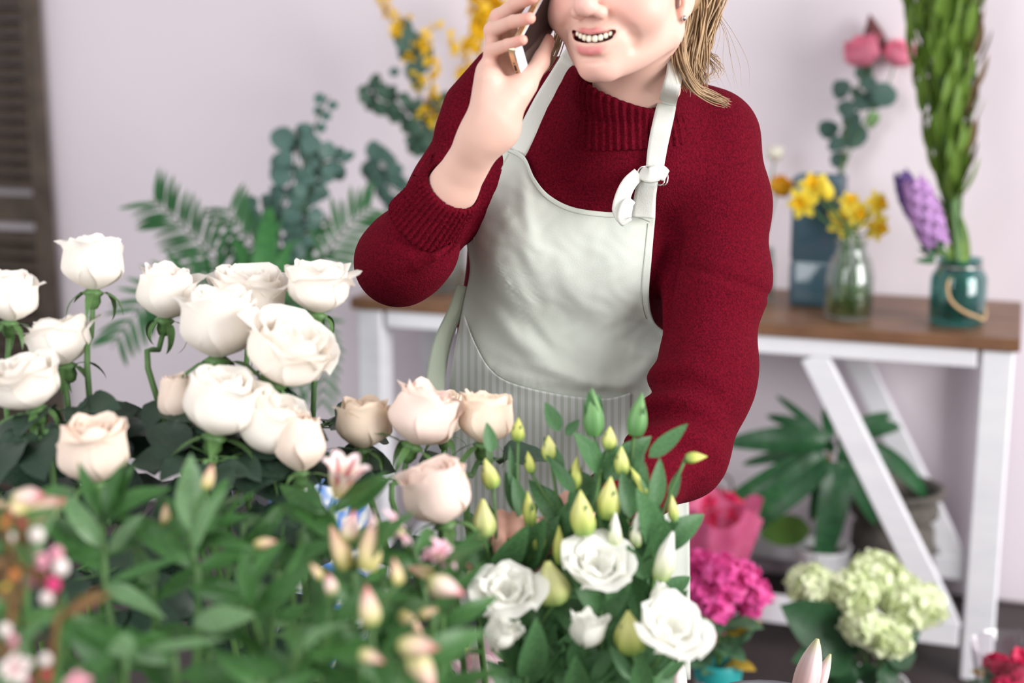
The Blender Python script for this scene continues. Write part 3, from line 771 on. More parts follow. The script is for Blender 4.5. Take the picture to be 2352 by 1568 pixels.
obj('case', mesh('case', *slab(PWD, PLN, .0085, -PTH, 0), smooth=False), m_gold, ph)
gf = obj('front_glass', mesh('front_glass', *slab(PWD - .002, PLN - .002, .008, 0, .0006, .001, .001, .0002), smooth=False), m_bez, ph)
obj('screen', mesh('screen', *slab(PWD - .007, PLN - .034, .001, .0006, .0008, .0035, .017, .00005), smooth=False), m_screen, ph)
hb = [p0 + pW * (PWD / 2 + .0052 * math.cos(a)) + pL * (.0085 + .0052 * math.sin(a)) + pN * .0009 for a in np.linspace(0, 2 * math.pi, 25)]
obj('home_button', mesh('home_button', *tube(hb, .0004, 5)), mat('button_ring', (190, 190, 200), .3), ph)
obj('charging_port', mesh('charging_port', *boxv(p0 + pW * (PWD / 2 - .0045) - pN * .005 - pL * .0004, pW * .009, pN * .0024, pL * .002), smooth=False), m_port, ph)
for k in (-1, 1): obj('screw', mesh('screw', *sphere(p0 + pW * (PWD / 2 + k * .008) - pN * .0038, .0009, 8)), m_port, ph)
# ------------------------------------------------------------------ flower building blocks
def leafmesh(name, w=.3, droop=.5, fold=.25, wave=0.0, a=0.8, b=0.8, ny=9, twist=0.0):
    V = []; y = z = 0.0; prev = 0
    for j in range(ny):
        t = j / (ny - 1); th = -droop * t
        if j: y += math.cos(th) / (ny - 1); z += math.sin(th) / (ny - 1)
        hw = w * .5 * max(math.sin(math.pi * min(max(t, .0) ** a, 1)), 0) ** b + .004 * (1 - t)
        tw = twist * t
        for i in range(5):
            s = (i - 2) / 2; dx = s * hw; dz = abs(s) * hw * fold + wave * math.sin(t * 11 + s * 2) * abs(s) * hw
            V.append((dx * math.cos(tw) - dz * math.sin(tw), y, z + dx * math.sin(tw) + dz * math.cos(tw)))
    return mesh(name, V, grid_faces(5, ny))
LF = {
    'rose': [leafmesh('rose_leaflet', .62, d, .22, .12, .75, .75) for d in (.2, .6, .9)],
    'alstro': [leafmesh('lance_leaf', .25, d, .30, .05, .8, .9, 11, tw) for d, tw in ((.3, .3), (.9, .9), (1.5, -.6), (.6, 1.6))],
    'lisi': [leafmesh('oval_leaf', .40, d, .30, .04, .72, .8) for d in (.15, .5, 1.0)],
    'sepal': [leafmesh('sepal', .20, d, .2, .1, .5, .9) for d in (.6, 1.6, 2.4)],
    'strap': [leafmesh('strap_leaf', .13, d, .35, .03, .7, .5, 13) for d in (.5, 1.2, 1.9)],
    'round': [leafmesh('round_leaf', .92, d, .12, .04, .8, .5) for d in (.1, .5)],
    'leaflet': [leafmesh('leaflet', .17, d, .25, 0, .8, .7) for d in (.2, .6)],
    'broad': [leafmesh('broad_leaf', .58, d, .20, .16, .75, .75) for d in (.5, 1.0)],
}
def gmat(name, c, c2, **k): return mat(name, c, k.pop('rough', .5), c2=c2, vscale=k.pop('vscale', 25), trans=k.pop('trans', .22), spec=k.pop('spec', .4), **k)
m_rl = gmat('rose_foliage', (54, 76, 60), (36, 56, 44), rough=.4, trans=.12)
m_al = gmat('alstroemeria_foliage', (80, 126, 64), (42, 86, 42), trans=.22, rough=.42)
m_al2 = gmat('alstroemeria_foliage_pale', (132, 164, 122), (86, 130, 78), trans=.3, rough=.42)
m_ll = gmat('lisianthus_foliage', (90, 134, 84), (56, 98, 60), trans=.25)
m_stem = gmat('green_stem', (92, 128, 70), (66, 100, 56), trans=0)
m_dstem = gmat('dark_stem', (58, 84, 50), (44, 62, 42), trans=0)
m_wr = gmat('white_petal', (255, 252, 247), (255, 248, 240), trans=.42, rough=.6, vscale=30, spec=.2)
m_cr = gmat('cream_petal', (254, 240, 228), (250, 230, 214), trans=.30, rough=.6, vscale=30, spec=.2)
m_pr = gmat('peach_petal', (255, 243, 228), (253, 233, 212), trans=.30, rough=.6, vscale=40, spec=.2)
m_pk = gmat('blush_petal', (255, 240, 232), (252, 230, 218), trans=.30, rough=.6, vscale=40, spec=.2)
m_lw = gmat('ivory_petal', (254, 253, 250), (249, 249, 240), trans=.40, rough=.6, spec=.2)
m_lb = mat('yellow_green_bud', (255, 255, 255), .5, attr=True, trans=.2)
def leaf(parent, kind, base, d, n, length, m, name='leaf'):
    me = rnd.choice(LF[kind]); return obj(name, me, m, parent, frame(base, d, n, length))
def leafpx(parent, kind, u0, v0, u1, v1, d0, d1, m, wide=1.0, tilt=0.0, k=None):
    a, b = P(u0, v0, d0), P(u1, v1, d1); me = LF[kind][k] if k is not None else rnd.choice(LF[kind]); L_ = np.linalg.norm(b - a)
    return obj('leaf', me, m, parent, frame(a, b - a, TOCAM + RT * tilt + UP * .3, (L_ * wide, L_, L_ * wide)))
def stem(parent, pts, r, m=None, name='stem', n=12, sides=6):
    return obj(name, mesh(name, *tube(spline(pts, n), r, sides)), m or m_stem, parent)
# --- rose blooms: petals in local units (radius 1, axis z)
def petal(rho, Ht, w, ph, opn=0.0, curl=.2, tip=.2, ruff=.04, nu=9, nv=10):
    V = []
    for j in range(nv):
        t = j / (nv - 1)
        for i in range(nu):
            s = -1 + 2 * i / (nu - 1)
            r = rho * (.16 + .84 * math.sin(min(1, t / .46) * math.pi / 2) ** .8)
            if t > .46: r += rho * opn * ((t - .46) / .54) ** 1.5
            z = Ht * t * (1 - .26 * abs(s) ** 2.4 * t)
            c = max(0, t - .76) / .24
            r += rho * curl * c * c * (.65 + .35 * math.cos(s * 1.5)); z -= curl * .42 * c ** 3
            e = math.exp(-(s / .28) ** 2)
            r += tip * c ** 2 * e; z += ruff * math.sin(s * 6 + ph * 5) * c
            r *= 1 - .06 * s
            an = ph + s * w * (.5 + .5 * math.sin(min(t, .75) / .75 * math.pi / 2))
            V.append((r * math.cos(an), r * math.sin(an), z))
    return V, grid_faces(nu, nv)
def rosekind(kind, seed):
    rr = random.Random(seed); outs = []; core = MB()
    spec = {'open': [(1.0, 1.50, 1.15, .00, .20, .22), (.88, 1.62, 1.1, -.10, .16, .10), (.70, 1.66, 1.1, -.16, .14, .04), (.48, 1.62, 1.2, -.15, .10, 0), (.27, 1.56, 1.4, -.1, .06, 0)],
            'half': [(1.0, 1.66, 1.2, -.16, .08, .20), (.88, 1.78, 1.15, -.24, .10, .08), (.70, 1.80, 1.15, -.28, .10, .02), (.46, 1.76, 1.3, -.22, .07, 0), (.24, 1.70, 1.5, -.1, .04, 0)],
            'bud': [(.95, 2.0, 1.2, -.42, .06, .16), (.80, 2.1, 1.15, -.46, .08, .06), (.58, 2.1, 1.3, -.4, .06, 0), (.34, 2.05, 1.6, -.3, .04, 0)]}[kind]
    for L_, (rho, Ht, w, op, cu, tp_) in enumerate(spec):
        n = (5, 5, 4, 3, 2)[L_]; off = rr.random() * 6
        for k in range(n):
            ph = off + 2 * math.pi * k / n + rr.uniform(-.15, .15)
            q = petal(rho * rr.uniform(.96, 1.03) * (1 - .02 * k), Ht * rr.uniform(.92, 1.04), w, ph, op + rr.uniform(-.05, .08), cu * rr.uniform(.5, 1.5), tp_ * rr.choice((.2, .6, 1.6)), .05)
            if L_ < 2: outs.append(mesh('petal', *q))
            else: core.add(*q)
    return outs, core.mesh('bloom_core')
ROSES = {k: [rosekind(k, s) for s in range(2)] for k in ('open', 'half', 'bud')}
bulb_me = mesh('calyx', *lathe([(.05, -.55), (.16, -.5), (.26, -.3), (.24, -.12), (.36, .0), (.2, .12)], 10))
def vpx(p): r = np.asarray(p) - CAM; return 784 - F * r.dot(UP) / r.dot(FW)
def rose(u, v, ub, vb, w, d, kind, m, bucket, label, group, tilt=.25, lean=0.0, nleaf=5, stempx=None, spin=None):
    base = P(ub, vb, d); ax = unit(unit(P(u, v, d) - base) + TOCAM * tilt + RT * lean)
    R_ = w * .5 * d / F / 1.02
    foot = np.array([bucket[0] + rnd.uniform(-.05, .05), bucket[1] + rnd.uniform(-.05, .05), .30])
    t = thing('rose', foot, label, 'rose', group)
    sp_ = rnd.uniform(0, 6) if spin is None else spin
    z = ax; x = unit(np.cross(z, [math.cos(sp_), math.sin(sp_), .3])); M = frame(base + ax * R_ * .1, np.cross(z, x), z, R_)
    pet, core = rnd.choice(ROSES[kind])
    for pm in pet: obj('petal', pm, m, t, M)
    obj('bloom_core', core, m, t, M)
    cx_ = obj('calyx', bulb_me, m_stem, t, frame(base, np.cross(z, x), z, R_))
    for k in range(5):
        a = 2 * math.pi * k / 5 + sp_; o = unit(np.cross(z, x)) * math.sin(a) + x * math.cos(a)
        leaf(cx_, 'sepal', base + o * R_ * .3, o + ax * rnd.uniform(-.5, .3), ax, R_ * rnd.uniform(1.1, 1.5), m_stem, 'sepal')
    k0 = base - ax * R_ * .4
    mid = [P(*q) for q in stempx] if stempx else [k0 - ax * .06 + np.array([0, 0, -.05])]
    pts = [foot, (foot + mid[-1]) * .5 + np.array([0, 0, .02])] + mid[::-1] + [k0]
    stem(t, pts, [.0035, .0035, .003, .0028], m_stem, n=16)
    sp = spline(pts, 40)
    need = nleaf + (4 if bucket in (B1, B2) else 0)
    for k in range(60):
        if need <= 0: break
        q = sp[rnd.randint(12, 34)]; a = rnd.uniform(0, 6.28); o = np.array([math.cos(a), math.sin(a) * .8 - .25, rnd.uniform(-.1, .5)])
        pe = q + unit(o) * .03
        if vpx(pe) < 915 or vpx(pe + unit(o) * .05) < 880: continue
        need -= 1
        stem(t, [q, q + unit(o) * .018, pe], .0011, m_stem, 'leaf_stalk', 4, 4)
        leaf(t, 'rose', pe, o, [rnd.uniform(-.4, .4), -.6, .8], rnd.uniform(.05, .078), m_rl)
        for sd in (-1, 1):
            if rnd.random() < .6: leaf(t, 'rose', pe - unit(o) * .008, o + sd * 1.2 * np.cross(unit(o), [0, 0, 1]), [0, -.5, .8], rnd.uniform(.035, .05), m_rl)
    return t
B1, B2, B3, B4, B5, B6, B7, B8 = (-.46, 1.46), (-.21, 1.46), (-.02, 1.60), (-.33, 1.09), (-.08, 1.16), (.11, 1.36), (.31, 1.58), (-.42, .86)
gw = 'white roses at the left'; gp = 'peach roses beside the apron'
rose(218, 605, 214, 672, 146, 1.50, 'half', m_wr, B1, 'tall white rose standing alone before the pale wall, petal tip curling left', gw, .10, 0, 4, [(210, 770, 1.50), (203, 890, 1.48)], 1.0)
rose(30, 670, 22, 742, 128, 1.47, 'half', m_wr, B1, 'white rose cut by the left picture edge, in front of the shutter', gw, .15, 0, 4)
rose(140, 780, 155, 842, 140, 1.49, 'open', m_wr, B1, 'white rose just below the lone tall one, petal flicking out right', gw, .12, 0, 5, [(150, 890, 1.49), (158, 960, 1.47)])
rose(66, 860, 84, 940, 152, 1.42, 'open', m_wr, B1, 'big creamy white rose low at the left edge', gw, .35, 0, 6, [(100, 1000, 1.41), (118, 1060, 1.40)])
rose(388, 668, 378, 736, 138, 1.52, 'half', m_wr, B2, 'white rose with long green sepals hanging beneath, left of the cluster', gw, .2, 0, 4, [(366, 800, 1.51), (352, 890, 1.49)])
rose(506, 738, 500, 828, 184, 1.47, 'half', m_wr, B2, 'large white rose in the middle of the white cluster', gw, .2, 0, 3)
rose(578, 668, 570, 750, 168, 1.55, 'open', m_wr, B2, 'fully open white rose at the back of the cluster', gw, .25, 0, 2)
rose(735, 655, 728, 724, 146, 1.52, 'open', m_wr, B2, 'white rose nearest the red elbow', gw, .15, 0, 2, None, 2.2)
rose(668, 792, 628, 876, 190, 1.45, 'open', m_wr, B2, 'large white rose leaning right, lowest petals yellowish', gw, .40, .1, 3)
rose(418, 895, 424, 976, 112, 1.46, 'bud', m_cr, B2, 'narrow cream rose tucked left behind a larger white one', gw, .1, -.1, 3)
rose(512, 920, 492, 1004, 176, 1.40, 'half', m_wr, B2, 'white rose with a torn greenish outer petal, below the cluster', gw, .2, 0, 4, [(495, 1060, 1.40), (470, 1130, 1.39)])
rose(618, 962, 590, 1036, 158, 1.42, 'half', m_wr, B2, 'white rose leaning right just above the drooping blush bud', gw, .3, .2, 3)
rose(690, 1012, 692, 1088, 128, 1.40, 'bud', m_cr, B2, 'closed blush rose bud with yellow edged petals, right end of white roses', gw, .05, 0, 2)
rose(222, 1040, 220, 1112, 168, 1.33, 'half', m_cr, B1, 'cream rose half hidden by upright green leaves', gw, .25, 0, 3)
rose(838, 950, 832, 1034, 132, 1.49, 'half', m_pr, B3, 'deepest peach rose, left end of the peach row', gp, .15, 0, 2, [(850, 1090, 1.49), (862, 1180, 1.47)])
rose(1022, 930, 1020, 1004, 112, 1.56, 'half', m_pr, B3, 'yellowish peach rose peeping from behind a blush one', gp, .1, 0, 1)
rose(968, 952, 946, 1024, 158, 1.47, 'half', m_pk, B3, 'blush pink rose in the middle of the peach row', gp, .15, .1, 2, [(925, 1100, 1.47), (908, 1180, 1.45)])
rose(1116, 956, 1108, 1022, 134, 1.49, 'half', m_pr, B3, 'peach rose at the right end, touching the striped pocket', gp, .15, 0, 2, [(1085, 1090, 1.49), (1070, 1150, 1.47)])
rose(1012, 1118, 1022, 1206, 166, 1.36, 'half', m_pk, B3, 'large pale peach rose lowest of the peach ones', gp, .2, -.1, 2)
# --- alstroemeria
def budmesh(name, cols, slim=1.0, lobes=3, tw=0.6, n=12, tipopen=0.0):      # closed bloom, axis y, length 1
    V = []; C = []
    for j in range(11):
        t = j / 10; r = .22 * slim * (math.sin(math.pi * min(1, .12 + .88 * t) ** .8) ** .75 + .12) * (1 - .55 * t * t) + tipopen * max(0, t - .7) * .5
        for k in range(n):
            a = 2 * math.pi * k / n; rr = r * (1 + .13 * math.cos(lobes * a + tw * 4 * t))
            V.append((rr * math.cos(a), t, rr * math.sin(a)))
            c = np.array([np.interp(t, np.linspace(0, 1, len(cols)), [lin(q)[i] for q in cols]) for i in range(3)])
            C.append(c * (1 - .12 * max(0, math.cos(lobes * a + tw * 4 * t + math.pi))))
    return mesh(name, V, grid_faces(n, 11, True), True, C)
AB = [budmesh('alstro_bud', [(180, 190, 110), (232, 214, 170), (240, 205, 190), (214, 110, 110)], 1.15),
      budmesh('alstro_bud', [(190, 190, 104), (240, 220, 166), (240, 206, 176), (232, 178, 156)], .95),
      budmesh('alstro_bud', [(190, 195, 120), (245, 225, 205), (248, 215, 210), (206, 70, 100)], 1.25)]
def flowerpetals(par, c, ax, R_, cols, n=6, cup=.6, spot=None, nm='petal', wide=.5):
    for k in range(n):
        a = 2 * math.pi * k / n; V = []; C = []
        x = unit(np.cross(ax, [.2, .3, 1])); y = np.cross(ax, x); o = x * math.cos(a) + y * math.sin(a); s_ = np.cross(ax, o)
        for j in range(9):
            t = j / 8; hw = wide * R_ * (math.sin(math.pi * (.06 + .94 * t) ** .85) ** .7) * (.55 + .1 * (k % 2))
            for i in range(5):
                q = (i - 2) / 2
                V.append(c + ax * R_ * (cup * 1.5 * math.sin(t * 1.45) - (1 - cup) * .5 * t ** 3 + .10 * q * q) + o * R_ * (.10 + (1 - cup * .55) * t ** 1.25 + .12 * t * t) + s_ * q * hw)
                cc = np.array([np.interp(t, np.linspace(0, 1, len(cols)), [lin(z)[m] for z in cols]) for m in range(3)])
                if spot is not None and abs(t - .55) < .22 and abs(q) < .4: cc = lin(spot)
                C.append(cc)
        obj(nm, mesh(nm, V, grid_faces(5, 9), True, C), m_lb, par)
def alstro(u, v, d, label, bucket=B4, buds=(), leaves=10, extra=(), lean=(0, 0), span=.30, size=(.055, .085), m=None, group='alstroemeria stems', down=None):
    top = P(u, v, d); foot = np.array([bucket[0] + rnd.uniform(-.06, .06), bucket[1] + rnd.uniform(-.06, .06), .30])
    t = thing('alstroemeria', foot, label, 'flower', group)
    mid = [P(*q) for q in down] if down else [top + np.array([rnd.uniform(-.02, .02), rnd.uniform(-.01, .02), -.12])]
    pts = [foot, (foot * .5 + mid[-1] * .5)] + mid[::-1] + [top]
    sp = spline(pts, 50); stem(t, pts, [.0038, .0034, .003, .0026], m_stem, n=20)
    ln = np.linalg.norm(np.diff(sp, axis=0), axis=1).sum()
    for k in range(leaves):
        f = 1 - (k / max(1, leaves)) * span / ln * 1.0 - .004
        q = sp[max(0, min(49, int(f * 49)))]; a = 2.4 * k + rnd.uniform(-.4, .4) + u
        up = rnd.uniform(.25, 1.3) if k < 5 else rnd.uniform(-.1, .7)
        o = np.array([math.cos(a), math.sin(a) * .8, up])
        leaf(t, 'alstro', q, o, [rnd.uniform(-.6, .6), -1, .9], rnd.uniform(*size), m or (m_al if rnd.random() < .84 else m_al2))
    for (bu, bv, ang, lpx, kind) in buds:
        L_ = lpx * d / F; dv = unit(RT * math.cos(math.radians(ang)) + UP * math.sin(math.radians(ang)) + TOCAM * rnd.uniform(0, .5))
        c = P(bu, bv, d - rnd.uniform(0, .02)); b0 = c - dv * L_ * .5
        stem(t, [top - np.array([0, 0, .01]), (top + b0) * .5 + np.array([0, 0, .004]), b0], .0013, m_stem, 'flower_stalk', 7, 5)
        if kind == 3: flowerpetals(t, b0, dv, L_ * .62, [(216, 200, 130), (246, 226, 205), (250, 236, 230), (246, 222, 226)], 6, .85, (176, 24, 66))
        elif kind == 4: flowerpetals(t, b0, dv, L_ * .6, [(226, 210, 170), (250, 236, 234), (246, 200, 214), (240, 220, 226)], 6, .45, (214, 90, 140))
        else: obj('bud', AB[kind], m_lb, t, frame(b0, dv, TOCAM, L_))
    for e in extra: leafpx(t, 'alstro', *e)
    return t
alstro(440, 1215, 1.15, 'alstroemeria stem with one broad upright leaf under the white roses', B4, [(480, 1092, 70, 60, 1)], 7,
       [(442, 1220, 438, 1048, 1.15, 1.14, m_al2, 1.6, .2, 0), (452, 1215, 590, 1060, 1.16, 1.2, m_al, .9, -.4, 1), (445, 1225, 330, 1215, 1.16, 1.15, m_al, .9, 0, 1), (455, 1228, 560, 1240, 1.16, 1.12, m_al, .8, 0, 2), (470, 1200, 530, 1085, 1.17, 1.2, m_al, 1.0, .3, 0)], down=[(447, 1300, 1.15), (455, 1400, 1.15)])
alstro(232, 1190, 1.16, 'alstroemeria stem with leaf whorl in front of the cream rose', B4, [(380, 1180, 80, 55, 1)], 8,
       [(232, 1190, 180, 1060, 1.16, 1.15, m_al, 1.0, .2, 0), (240, 1180, 262, 1040, 1.15, 1.14, m_al, 1.2, -.2, 1), (245, 1195, 300, 1065, 1.16, 1.15, m_al, .9, 0, 0), (235, 1270, 120, 1275, 1.14, 1.12, m_al, 1.1, 0, 1), (250, 1270, 320, 1180, 1.14, 1.13, m_al2, 1.1, 0, 0), (225, 1215, 130, 1185, 1.15, 1.13, m_al2, 1.1, 0, 1), (250, 1335, 420, 1275, 1.13, 1.13, m_al, .55, 0, 0), (248, 1370, 150, 1365, 1.13, 1.12, m_al, .7, 0, 1)], down=[(240, 1300, 1.14), (255, 1430, 1.13), (275, 1560, 1.12)])
alstro(70, 1190, 1.08, 'alstroemeria with long pale pink buds at the left edge', B4, [(110, 1165, 25, 110, 0), (70, 1140, 10, 80, 2), (25, 1165, 160, 80, 1)], 8)
alstro(760, 1160, 1.24, 'alstroemeria with one open bloom streaked dark crimson', B5, [(788, 1092, 72, 120, 3)], 9, [(800, 1180, 905, 1085, 1.24, 1.24, m_al, 1.0, 0, 0), (740, 1170, 690, 1075, 1.24, 1.25, m_al, 1.1, 0, 1), (720, 1200, 620, 1140, 1.22, 1.22, m_al, 1.3, 0, 1)])
alstro(810, 1290, 1.14, 'alstroemeria with a pair of upright yellowish buds', B5, [(778, 1255, 110, 105, 1), (850, 1248, 82, 120, 1), (805, 1205, 75, 70, 2), (845, 1195, 170, 45, 4)], 9)
alstro(950, 1250, 1.20, 'alstroemeria with pink flushed white bloom right under the pale peach rose', B5, [(930, 1200, 35, 95, 4), (905, 1225, 200, 45, 2)], 8)
alstro(1010, 1310, 1.17, 'alstroemeria with small white and pink bloom next to the fingers', B5, [(1000, 1258, 100, 70, 4), (1030, 1262, 40, 80, 4), (965, 1312, 160, 70, 1)], 8)
alstro(760, 1400, 1.08, 'alstroemeria with one round pink tipped bud facing out', B5, [(757, 1338, 100, 52, 2), (725, 1310, 120, 45, 1)], 9)
alstro(850, 1440, 1.05, 'alstroemeria with stout peach bud marked red inside', B5, [(846, 1388, 95, 90, 0), (910, 1310, 100, 60, 1)], 8, [(860, 1560, 800, 1420, 1.03, 1.02, m_al2, 1.1, .3, 1)])
alstro(1000, 1400, 1.10, 'alstroemeria with pointed pink bud aimed right', B5, [(1028, 1350, -20, 85, 2), (945, 1430, -40, 70, 1), (985, 1405, 20, 50, 1)], 4)
alstro(930, 1530, 1.00, 'alstroemeria with the largest blurred pink buds near the bottom edge', B5, [(965, 1485, 0, 95, 0), (975, 1545, -60, 100, 0), (855, 1510, -20, 60, 0)], 6)
alstro(560, 1330, 1.10, 'alstroemeria with a tall leaf and small yellow bud in mid foliage', B4, [(612, 1246, 10, 55, 1)], 9, [(575, 1390, 560, 1270, 1.09, 1.08, m_al, 1.4, .2, 0), (640, 1400, 700, 1240, 1.1, 1.12, m_al, .7, .2, 0), (445, 1430, 575, 1410, 1.06, 1.05, m_al2, 1.7, .2, 0)])
alstro(290, 1500, 1.03, 'alstroemeria with a rounded pale leaf low in the foliage', B4, [], 8, [(310, 1470, 250, 1490, 1.02, 1.01, m_al2, 3.2, .2, 0), (330, 1490, 520, 1465, 1.03, 1.03, m_al2, .5, 0, 0)])
for (u, v, d) in ((20, 1320, 1.14), (150, 1450, 1.08), (350, 1330, 1.20), (400, 1500, 1.05), (640, 1290, 1.2), (690, 1470, 1.03), (600, 1560, .99), (880, 1330, 1.2), (690, 1220, 1.26), (560, 1200, 1.26), (180, 1560, 1.02), (820, 1480, 1.12), (480, 1500, 1.2)):
    alstro(u, v, d, 'budless alstroemeria stem among the green foliage at lower left', B4 if u < 480 else B5, [], 9, size=(.05, .08))
# --- lisianthus
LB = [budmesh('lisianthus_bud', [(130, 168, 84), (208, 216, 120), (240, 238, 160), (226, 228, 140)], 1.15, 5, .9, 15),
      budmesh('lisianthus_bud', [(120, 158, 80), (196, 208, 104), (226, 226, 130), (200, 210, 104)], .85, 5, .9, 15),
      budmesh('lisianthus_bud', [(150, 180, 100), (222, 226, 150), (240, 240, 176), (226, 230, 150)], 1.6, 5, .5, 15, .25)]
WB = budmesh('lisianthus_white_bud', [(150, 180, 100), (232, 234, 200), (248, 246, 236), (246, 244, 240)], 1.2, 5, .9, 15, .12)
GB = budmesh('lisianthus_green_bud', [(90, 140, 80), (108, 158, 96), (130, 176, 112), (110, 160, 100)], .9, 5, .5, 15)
def lisibloom(parent, c, ax, R_, seed, closed=False):
    rr = random.Random(seed)
    for L_, (n, rho, Ht, opn) in enumerate(((5, 1.0, 1.15, .25), (5, .78, 1.2, .05), (4, .5, 1.2, -.1)) if not closed else ((5, .75, 1.7, -.1), (4, .5, 1.7, -.1))):
        for k in range(n):
            q = petal(rho, Ht * rr.uniform(.9, 1.08), .85, k * 6.283 / n + L_ * .6 + rr.uniform(-.2, .2), opn + rr.uniform(-.1, .1), .35 * rr.uniform(.4, 1.3), .1, .10)
            x = unit(np.cross(ax, [.3, .5, .2])); obj('petal', mesh('petal', *q), m_lw, parent, frame(c - ax * R_ * .5, np.cross(ax, x), ax, R_))
def lisi(node, label, items=(), leaves=(), nl=6, bucket=B6):
    nd = P(*node); foot = np.array([bucket[0] + rnd.uniform(-.06, .06), bucket[1] + rnd.uniform(-.05, .05), .30])
    t = thing('lisianthus', foot, label, 'flower', 'lisianthus sprays')
    pts = [foot, foot * .45 + nd * .55, nd + np.array([0, 0, -.05]), nd]; stem(t, pts, [.0035, .003, .0026], m_stem, n=14); sp = spline(pts, 40)
    for it in items:
        kind, u, v, dd, w, h, ang = it; c = P(u, v, dd); L_ = h * dd / F
        dv = unit(RT * math.cos(math.radians(ang)) + UP * math.sin(math.radians(ang)) + TOCAM * (.7 if kind == 'bloom' else .1))
        if kind in ('bloom', 'half'):
            b0 = c - dv * w * .5 * dd / F * .5
            lisibloom(t, c, dv, w * .5 * dd / F / 1.15, int(u), kind == 'half')
        else: b0 = c - dv * L_ * .5
        stem(t, [nd - np.array([0, 0, .004]), nd * .5 + b0 * .5 + RT * rnd.uniform(-.004, .004) - UP * .006, b0], .0017, m_stem, 'flower_stalk', 9, 5)
        if kind in ('bud', 'slim', 'fat', 'white', 'green'):
            me = {'bud': LB[0], 'slim': LB[1], 'fat': LB[2], 'white': WB, 'green': GB}[kind]; W_ = w * dd / F / (.46 * {'bud': 1.15, 'slim': .85, 'fat': 1.6, 'white': 1.2, 'green': .9}[kind])
            b = obj('bud', me, m_lb, t, frame(b0, dv, TOCAM, (W_, L_, W_)))
            for k in range(4):
                a = 1.57 * k + .5; o = RT * math.cos(a) + FW * math.sin(a)
                leaf(b, 'leaflet', b0 + o * W_ * .09, dv + o * .28, o, L_ * .75, m_ll, 'sepal')
    for (u0, v0, u1, v1, d0, d1, wide) in leaves: leafpx(t, 'lisi', u0, v0, u1, v1, d0, d1, m_ll, wide, rnd.uniform(-.5, .5), 0)
    for k in range(nl):
        q = sp[int(38 - k * 22 / nl)]; a = 1.6 * k + node[0] + rnd.uniform(-.3, .3)
        leaf(t, 'lisi', q, [math.cos(a), math.sin(a) * .7, rnd.uniform(.8, 1.8)], [rnd.uniform(-.7, .7), -1, .4], rnd.uniform(.045, .075), m_ll)
    return t
lisi((1135, 1300, 1.40), 'lisianthus spray with two yellow-green buds beside the low peach rose', [('bud', 1123, 1086, 1.40, 38, 70, 105), ('fat', 1110, 1188, 1.38, 52, 86, 92)], [(1128, 1040, 1120, 968, 1.40, 1.40, 1.2)])
lisi((1205, 1290, 1.42), 'lisianthus spray with slim upright buds over the fingers', [('slim', 1190, 985, 1.43, 30, 54, 88), ('slim', 1215, 1166, 1.40, 30, 80, 95), ('slim', 1240, 1230, 1.40, 30, 66, 80)], [(1195, 1180, 1160, 1080, 1.42, 1.43, .9), (1205, 1200, 1180, 1090, 1.42, 1.42, .9), (1180, 1150, 1172, 1020, 1.43, 1.43, .45)])
lisi((1290, 1180, 1.43), 'lisianthus spray with pointed leaves rising before the striped pocket', [('bud', 1262, 1028, 1.43, 36, 58, 95), ('slim', 1322, 1085, 1.42, 30, 76, 85), ('slim', 1216, 1060, 1.43, 24, 50, 100)], [(1285, 990, 1252, 922, 1.43, 1.43, 1.2), (1300, 1000, 1330, 962, 1.43, 1.43, 1.3), (1290, 1090, 1250, 1000, 1.42, 1.43, .9), (1320, 1130, 1262, 1050, 1.41, 1.42, .8), (1310, 1165, 1330, 1090, 1.42, 1.42, .8)])
lisi((1380, 1075, 1.42), 'lisianthus spray topped by a green leafy bud under the pocket hem', [('green', 1362, 945, 1.42, 46, 110, 92), ('bud', 1400, 1004, 1.42, 34, 52, 88), ('bud', 1337, 1176, 1.36, 54, 104, 95)], [(1375, 1070, 1330, 1020, 1.42, 1.43, .7), (1368, 985, 1350, 900, 1.42, 1.41, .9), (1362, 990, 1378, 900, 1.42, 1.43, .9)])
lisi((1440, 1190, 1.41), 'lisianthus spray with tall yellow buds crossing the red sleeve', [('bud', 1428, 1056, 1.41, 34, 66, 92), ('bud', 1399, 1142, 1.38, 50, 98, 86), ('slim', 1470, 1110, 1.40, 26, 90, 120), ('green', 1466, 950, 1.42, 44, 100, 80)], [(1450, 1190, 1430, 1080, 1.4, 1.4, 1.0), (1470, 1170, 1480, 1060, 1.4, 1.4, .9), (1500, 1170, 1520, 1050, 1.4, 1.4, .9), (1460, 1100, 1480, 1020, 1.41, 1.41, .6)])
lisi((1500, 1240, 1.40), 'lisianthus spray with a small bud pointing right across the sleeve', [('slim', 1600, 1050, 1.40, 26, 50, 5), ('white', 1530, 1275, 1.36, 48, 115, 75), ('bud', 1545, 1165, 1.4, 24, 60, 95)], [(1490, 1050, 1582, 972, 1.40, 1.40, .8), (1540, 1150, 1562, 1075, 1.4, 1.4, .8), (1500, 1230, 1560, 1200, 1.4, 1.38, .9), (1480, 1330, 1440, 1250, 1.36, 1.36, .9), (1500, 1310, 1545, 1225, 1.36, 1.36, .8)], 8)
lisi((1380, 1400, 1.36), 'lisianthus with a full white bloom under the yellow buds', [('bloom', 1370, 1308, 1.35, 140, 120, 80), ('white', 1412, 1218, 1.37, 34, 84, 88), ('slim', 1285, 1250, 1.38, 30, 90, 92), ('white', 1462, 1215, 1.38, 30, 80, 85)], [(1395, 1380, 1450, 1250, 1.35, 1.36, .7)], 8)
lisi((1220, 1450, 1.36), 'lisianthus with flat white bloom and serrated green bud right of the fingers', [('bloom', 1164, 1366, 1.34, 134, 120, 90), ('fat', 1266, 1336, 1.35, 78, 98, 100)], [(1230, 1480, 1170, 1400, 1.35, 1.35, .8)], 8)
